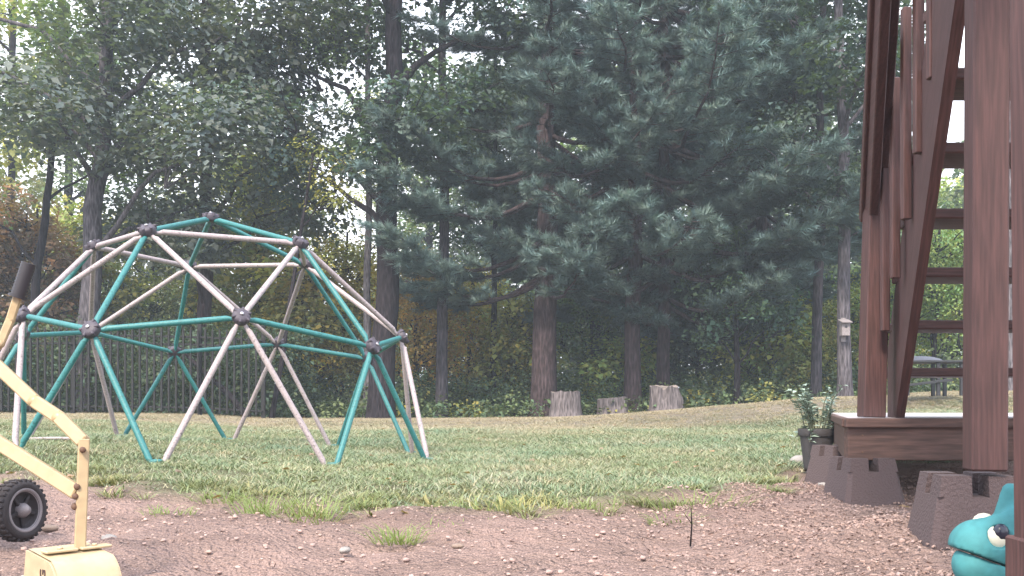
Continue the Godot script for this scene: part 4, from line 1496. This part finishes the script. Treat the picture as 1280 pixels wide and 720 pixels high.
# ---------------------------------------------------------------- the teal toy at the lower right
func build_toy() -> void:
	var o := Vector3(1.0, ground(1.0, -2.0), -2.0)
	var t := thing("toy_animal", "teal plastic toy animal with a bulging eye, half hidden by the nearest post", "toy", o)
	var sm := func(a: float, b: float, k: float) -> float:
		var h := clampf(0.5 + 0.5 * (b - a) / k, 0, 1)
		return lerpf(b, a, h) - k * h * (1 - h)
	var cap := func(p: Vector3, a: Vector3, b: Vector3, ra: float, rb: float) -> float:
		var h := clampf((p - a).dot(b - a) / (b - a).length_squared(), 0, 1)
		return p.distance_to(a.lerp(b, h)) - lerpf(ra, rb, h)
	# faces down to the left: snout at -x, brow and crest towards +x
	var lips := func(x: float) -> float: return 0.061 - 0.37 * clampf(x, -0.08, 0.05)
	var head := func(p: Vector3) -> float:
		var d: float = cap.call(p, Vector3(-0.032, 0.094, 0.01), Vector3(0.085, 0.095, -0.01), 0.044, 0.082)
		d = sm.call(d, cap.call(p, Vector3(-0.034, 0.092, 0.02), Vector3(-0.024, 0.090, -0.05), 0.040, 0.038), 0.06)
		d = sm.call(d, cap.call(p, Vector3(0.036, 0.165, -0.01), Vector3(0.044, 0.206, -0.01), 0.022, 0.018), 0.016)
		d = sm.call(d, cap.call(p, Vector3(-0.010, 0.146, 0.034), Vector3(0.050, 0.158, 0.028), 0.014, 0.019), 0.025)
		d = sm.call(d, cap.call(p, Vector3(0.15, 0.06, -0.05), Vector3(0.34, 0.05, -0.08), 0.10, 0.09), 0.08)
		d = maxf(d, lips.call(p.x) + 0.001 - p.y)
		return maxf(d, -(p.distance_to(Vector3(-0.014, 0.124, 0.068)) - 0.026))
	var h := part("head", nets(Vector3(-0.13, 0.02, -0.20), Vector3(0.46, 0.26, 0.13), 0.0065, head), M.toy, t)
	var jaw := func(p: Vector3) -> float:
		var d: float = cap.call(p, Vector3(-0.040, 0.056, 0.014), Vector3(0.09, 0.03, -0.005), 0.047, 0.080)
		d = sm.call(d, cap.call(p, Vector3(0.15, 0.02, -0.05), Vector3(0.34, 0.02, -0.08), 0.09, 0.085), 0.06)
		return maxf(maxf(d, p.y + 0.002 - lips.call(p.x)), -p.y - 0.01)
	part("jaw", nets(Vector3(-0.13, -0.03, -0.20), Vector3(0.46, 0.12, 0.13), 0.0065, jaw), M.toy, t)
	var mb := MB.new()
	mb.rock(Transform3D(Basis(), Vector3(-0.016, 0.116, 0.044)), Vector3(0.054, 0.052, 0.044), lumps, 1.0, 0.0)
	part("eye", mb.mesh(), M.eye_white, h)
	mb = MB.new()
	mb.rock(Transform3D(Basis(), Vector3(-0.010, 0.129, 0.055)), Vector3(0.034, 0.036, 0.028), lumps, 1.0, 0.0)
	part("pupil", mb.mesh(), M.eye_dark, h)
	mb = MB.new()
	mb.rock(Transform3D(Basis(), Vector3(0.006, 0.134, -0.046)), Vector3(0.050, 0.046, 0.046), lumps, 1.0, 0.0)
	part("eye", mb.mesh(), M.eye_white, h)
	mb = MB.new()
	mb.box(Transform3D(Basis(Vector3.FORWARD, 0.05), Vector3(0.034, 0.040, 0.078)), Vector3(0.006, 0.030, 0.006), 0.001)
	part("tooth", mb.mesh(), M.eye_white, t)


# ---------------------------------------------------------------- grass, weeds, chips
func build_small_growth() -> void:
	var tufts := []
	for k in 4:
		var mb := MB.new()
		for j in 13:
			var a := rng.randf() * TAU
			var p := Vector3(cos(a), 0, sin(a)) * rng.randf() * 0.035 - Vector3(0, 0.008, 0)
			var b := rng.randf() * TAU
			var lean := rng.randf_range(0.1, 0.9)
			mb.blade(p, Vector3(cos(b) * lean, 1, sin(b) * lean).normalized(), Vector3(cos(b), -0.35, sin(b)), rng.randf_range(0.02, 0.058), rng.randf_range(0.0025, 0.004))
		tufts.append(mb.mesh())
	var where := []
	var tints := []
	var green := Color(0.185, 0.235, 0.125)
	var blue := Color(0.155, 0.235, 0.145)
	var dry := Color(0.42, 0.35, 0.255)
	var tries := 0
	while where.size() < 125000 and tries < 500000:
		tries += 1
		var z := -sqrt(rng.randf_range(3.2 * 3.2, 16.6 * 16.6))
		if rng.randf() > clampf(7.0 / -z, 0.35, 1.0):
			continue
		var x := rng.randf_range(0.60 * z - 1.3, -0.60 * z + 1.3)
		var g := lawn(x, z)
		if g < 0.05 or rng.randf() > smoothstep(-0.05, 0.8, g) + 0.06:
			continue
		var patch := lumps.get_noise_2d(x * 26 + 40, z * 26)
		if rng.randf() < 0.6 and lumps.get_noise_2d(x * 90, z * 90) > 0.12:
			continue
		var far := smoothstep(9.5, 14.5, -z + 2.2 * lumps.get_noise_2d(x * 22, z * 22))
		var c := green.lerp(blue, clampf(patch * 1.5 + 0.3 + 0.25 * x / 3.0, 0, 1)).lerp(dry, clampf(far * 0.8 + (0.6 if rng.randf() < 0.28 else 0.08) + 0.5 * maxf(0.0, lumps.get_noise_2d(x * 50 + 7, z * 50)), 0, 1))
		var s := rng.randf_range(0.6, 1.15) * (1.0 + 0.35 * patch) * (1.0 - 0.35 * far) * (1.0 + 0.02 * -z)
		where.append(Transform3D(Basis(Vector3.UP, rng.randf() * TAU).scaled(Vector3(1.2, 1, 1.2) * s), Vector3(x, ground(x, z), z)))
		tints.append(jitter(c, 0.22, 0.1))
	tag(scatter("grass", tufts[0], M.blade, where, tints), "thin mown grass, green near the dome and dry towards the trees", "grass")
	# shaggy clumps and weeds along the lawn's edge
	var kinds := [
			[328, 3.42, 0.13, 0.11, "shaggy grass clump on the dirt edge left of centre"],
			[382, 3.22, 0.15, 0.12, "tall spiky grass clump standing forward on the dirt"],
			[410, 3.5, 0.09, 0.12, "low grass clump right of the tall spiky one"],
			[280, 3.75, 0.08, 0.12, "low tuft of grass nearest the dome's front foot"],
			[582, 2.98, 0.05, 0.16, "flat bright green weed patch at the dirt's centre"],
			[497, 2.75, 0.08, 0.07, "small sprig of weed left of the flat green patch"],
			[655, 3.42, 0.10, 0.17, "dry yellowish clump at the lawn's front edge centre"],
			[600, 3.5, 0.09, 0.15, "rounded grass clump left of the dry yellowish clump"],
			[872, 3.55, 0.15, 0.18, "broad shaggy grass clump where lawn meets mulch"],
			[850, 3.12, 0.07, 0.10, "light green weed below the broad shaggy clump"],
			[210, 3.4, 0.05, 0.10, "faint green weed on the dirt left of the clumps"],
			[730, 3.55, 0.09, 0.13, "grass clump right of the dry yellowish clump"]]
	for s in kinds:
		var mb := MB.new()
		for j in 90 if s[2] > 0.06 else 60:
			var a := rng.randf() * TAU
			var r: float = sqrt(rng.randf()) * s[3]
			var p := Vector3(cos(a) * r, -0.01, sin(a) * r * 0.7)
			var b := a + rng.randf_range(-1, 1)
			var lean := rng.randf_range(0.1, 0.9)
			mb.blade(p, Vector3(cos(b) * lean, 1, sin(b) * lean).normalized(), Vector3(cos(b), -0.4, sin(b)), s[2] * rng.randf_range(0.5, 1.15), rng.randf_range(0.003, 0.0055))
		var dryish: bool = s[4].begins_with("dry")
		var o := part("weed" if s[4].contains("weed") else "grass_clump", mb.mesh(), M.clump_dry if dryish else M.clump)
		o.position = on_ground(s[0], s[1])
		tag(o, s[4], "weed" if s[4].contains("weed") else "grass clump")
	var fringe: Array = []
	var ftint: Array = []
	var big := MB.new()
	for j in 26:
		var a := rng.randf() * TAU
		var p := Vector3(cos(a), 0, sin(a)) * rng.randf() * 0.06 - Vector3(0, 0.01, 0)
		var b := a + rng.randf_range(-1, 1)
		var lean := rng.randf_range(0.2, 1.0)
		big.blade(p, Vector3(cos(b) * lean, 1, sin(b) * lean).normalized(), Vector3(cos(b), -0.4, sin(b)), rng.randf_range(0.04, 0.11), rng.randf_range(0.003, 0.005))
	for k in 5200:
		var x := rng.randf_range(-2.4, 2.3)
		var z := -rng.randf_range(2.6, 5.5)
		var g := lawn(x, z)
		if absf(g - 0.12) > 0.3 or lumps.get_noise_2d(x * 150 + 500, z * 150) < 0.16:
			continue
		fringe.append(Transform3D(Basis(Vector3.UP, rng.randf() * TAU).scaled(Vector3.ONE * rng.randf_range(0.4, 0.95)), Vector3(x, ground(x, z), z)))
		ftint.append(jitter(Color(0.15, 0.185, 0.08).lerp(Color(0.33, 0.29, 0.14), pow(rng.randf(), 2.0)), 0.2, 0.08))
	tag(scatter("edge_grass", big.mesh(), M.blade, fringe, ftint), "ragged taller grass along the lawn's front edge", "grass")
	var st := thing("weed_stalk", "bare thin dead stalk standing in the mulch's left part", "stalk", on_ground(863, 2.7))
	var sb := MB.new()
	sb.tube([Vector3(0, -0.01, 0), Vector3(0.004, 0.05, 0), Vector3(0.0, 0.10, 0.01)], [0.0028, 0.0022, 0.001], 5)
	sb.tube([Vector3(0.003, 0.055, 0), Vector3(-0.02, 0.085, 0.01)], [0.0015, 0.0008], 4)
	part("stem", sb.mesh(), M.bark.dark, st)
	# wood chips and leaf litter on the dirt, clods and pebbles
	var chip := MB.new()
	chip.poly([Vector3(-0.012, 0.004, -0.004), Vector3(0.009, 0.003, -0.006), Vector3(0.013, 0.0, 0.002), Vector3(-0.004, 0.003, 0.005)], Vector3(0, -0.02, 0))
	chip.poly([Vector3(-0.012, 0.004, -0.004), Vector3(-0.004, 0.003, 0.005), Vector3(-0.010, -0.006, 0.001)], Vector3(0.01, -0.001, 0))
	chip.poly([Vector3(0.013, 0.0, 0.002), Vector3(-0.004, 0.003, 0.005), Vector3(0.0, -0.006, 0.004)], Vector3(0, 0, -0.02))
	var w2 := []
	var t2 := []
	for k in 22000:
		var z := -rng.randf_range(1.7, 5.2)
		var x := rng.randf_range(-2.2, 2.6) if k % 3 == 0 else rng.randf_range(0.15, 2.6)
		if lawn(x, z) > 0.12 or rng.randf() > smoothstep(0.2, 1.3, x) + 0.07:
			continue
		w2.append(Transform3D(Basis.from_euler(Vector3(rng.randf_range(-0.5, 0.5), rng.randf() * TAU, rng.randf_range(-0.5, 0.5))).scaled(Vector3(rng.randf_range(0.2, 0.8), rng.randf_range(0.3, 0.8), rng.randf_range(0.2, 0.65))), Vector3(x, ground(x, z) + 0.006 + 0.034 * lumps.get_noise_2d(x * 110, z * 110) + 0.05 * lumps.get_noise_2d(x * 38 + 70, z * 38), z)))
		t2.append(jitter(Color(0.27, 0.19, 0.17).lerp(Color(0.37, 0.27, 0.235), pow(rng.randf(), 2.0)), 0.14, 0.04))
	tag(scatter("wood_chips", chip.mesh(), M.chip, w2, t2), "brown wood chips and bits of bark strewn over the dirt", "wood chips")
	var peb := MB.new()
	peb.rock(Transform3D(), Vector3(0.017, 0.009, 0.013), lumps, 4.0, 0.9)
	w2 = []
	t2 = []
	for k in 6500:
		var z := -rng.randf_range(1.7, 4.8)
		var x := rng.randf_range(-2.6, 2.3)
		if lawn(x, z) > 0.2:
			continue
		var s := 0.3 + 0.8 * pow(rng.randf(), 6.0)
		w2.append(Transform3D(Basis.from_euler(Vector3(rng.randf_range(-0.4, 0.4), rng.randf() * TAU, 0)).scaled(Vector3.ONE * s), Vector3(x, ground(x, z) + 0.003 + 0.034 * lumps.get_noise_2d(x * 110, z * 110) + 0.05 * lumps.get_noise_2d(x * 38 + 70, z * 38), z)))
		t2.append(jitter(Color(0.35, 0.25, 0.225).lerp(Color(0.45, 0.35, 0.31), pow(rng.randf(), 9.0)), 0.12, 0.04))
	tag(scatter("dirt_clods", peb.mesh(), M.chip, w2, t2), "small clods and pebbles scattered over the bare dirt", "pebbles")
	# fallen leaves on the lawn
	var fl := MB.new()
	fl.leaf(Vector3(0, 0.004, 0.02), Vector3(0, 0.05, -1).normalized(), Vector3.UP, 0.042, 0.026, 0.2)
	fl.leaf(Vector3(0.004, 0.004, 0.01), Vector3(0.7, 0.05, -0.7).normalized(), Vector3.UP, 0.025, 0.016, 0.2)
	fl.leaf(Vector3(-0.004, 0.004, 0.01), Vector3(-0.7, 0.05, -0.7).normalized(), Vector3.UP, 0.025, 0.016, 0.2)
	w2 = []
	t2 = []
	for k in 260:
		var z := -sqrt(rng.randf_range(10.0, 270.0))
		var x := rng.randf_range(0.6 * z, -0.6 * z)
		w2.append(Transform3D(Basis.from_euler(Vector3(rng.randf_range(-0.3, 0.3), rng.randf() * TAU, rng.randf_range(-0.4, 0.4))), Vector3(x, ground(x, z) + 0.025, z)))
		t2.append(jitter(Color(0.30, 0.20, 0.14), 0.4, 0.12))
	tag(scatter("fallen_leaves", fl.mesh(), M.leaf, w2, t2), "few brown fallen leaves lying over the lawn and dirt", "fallen leaves")
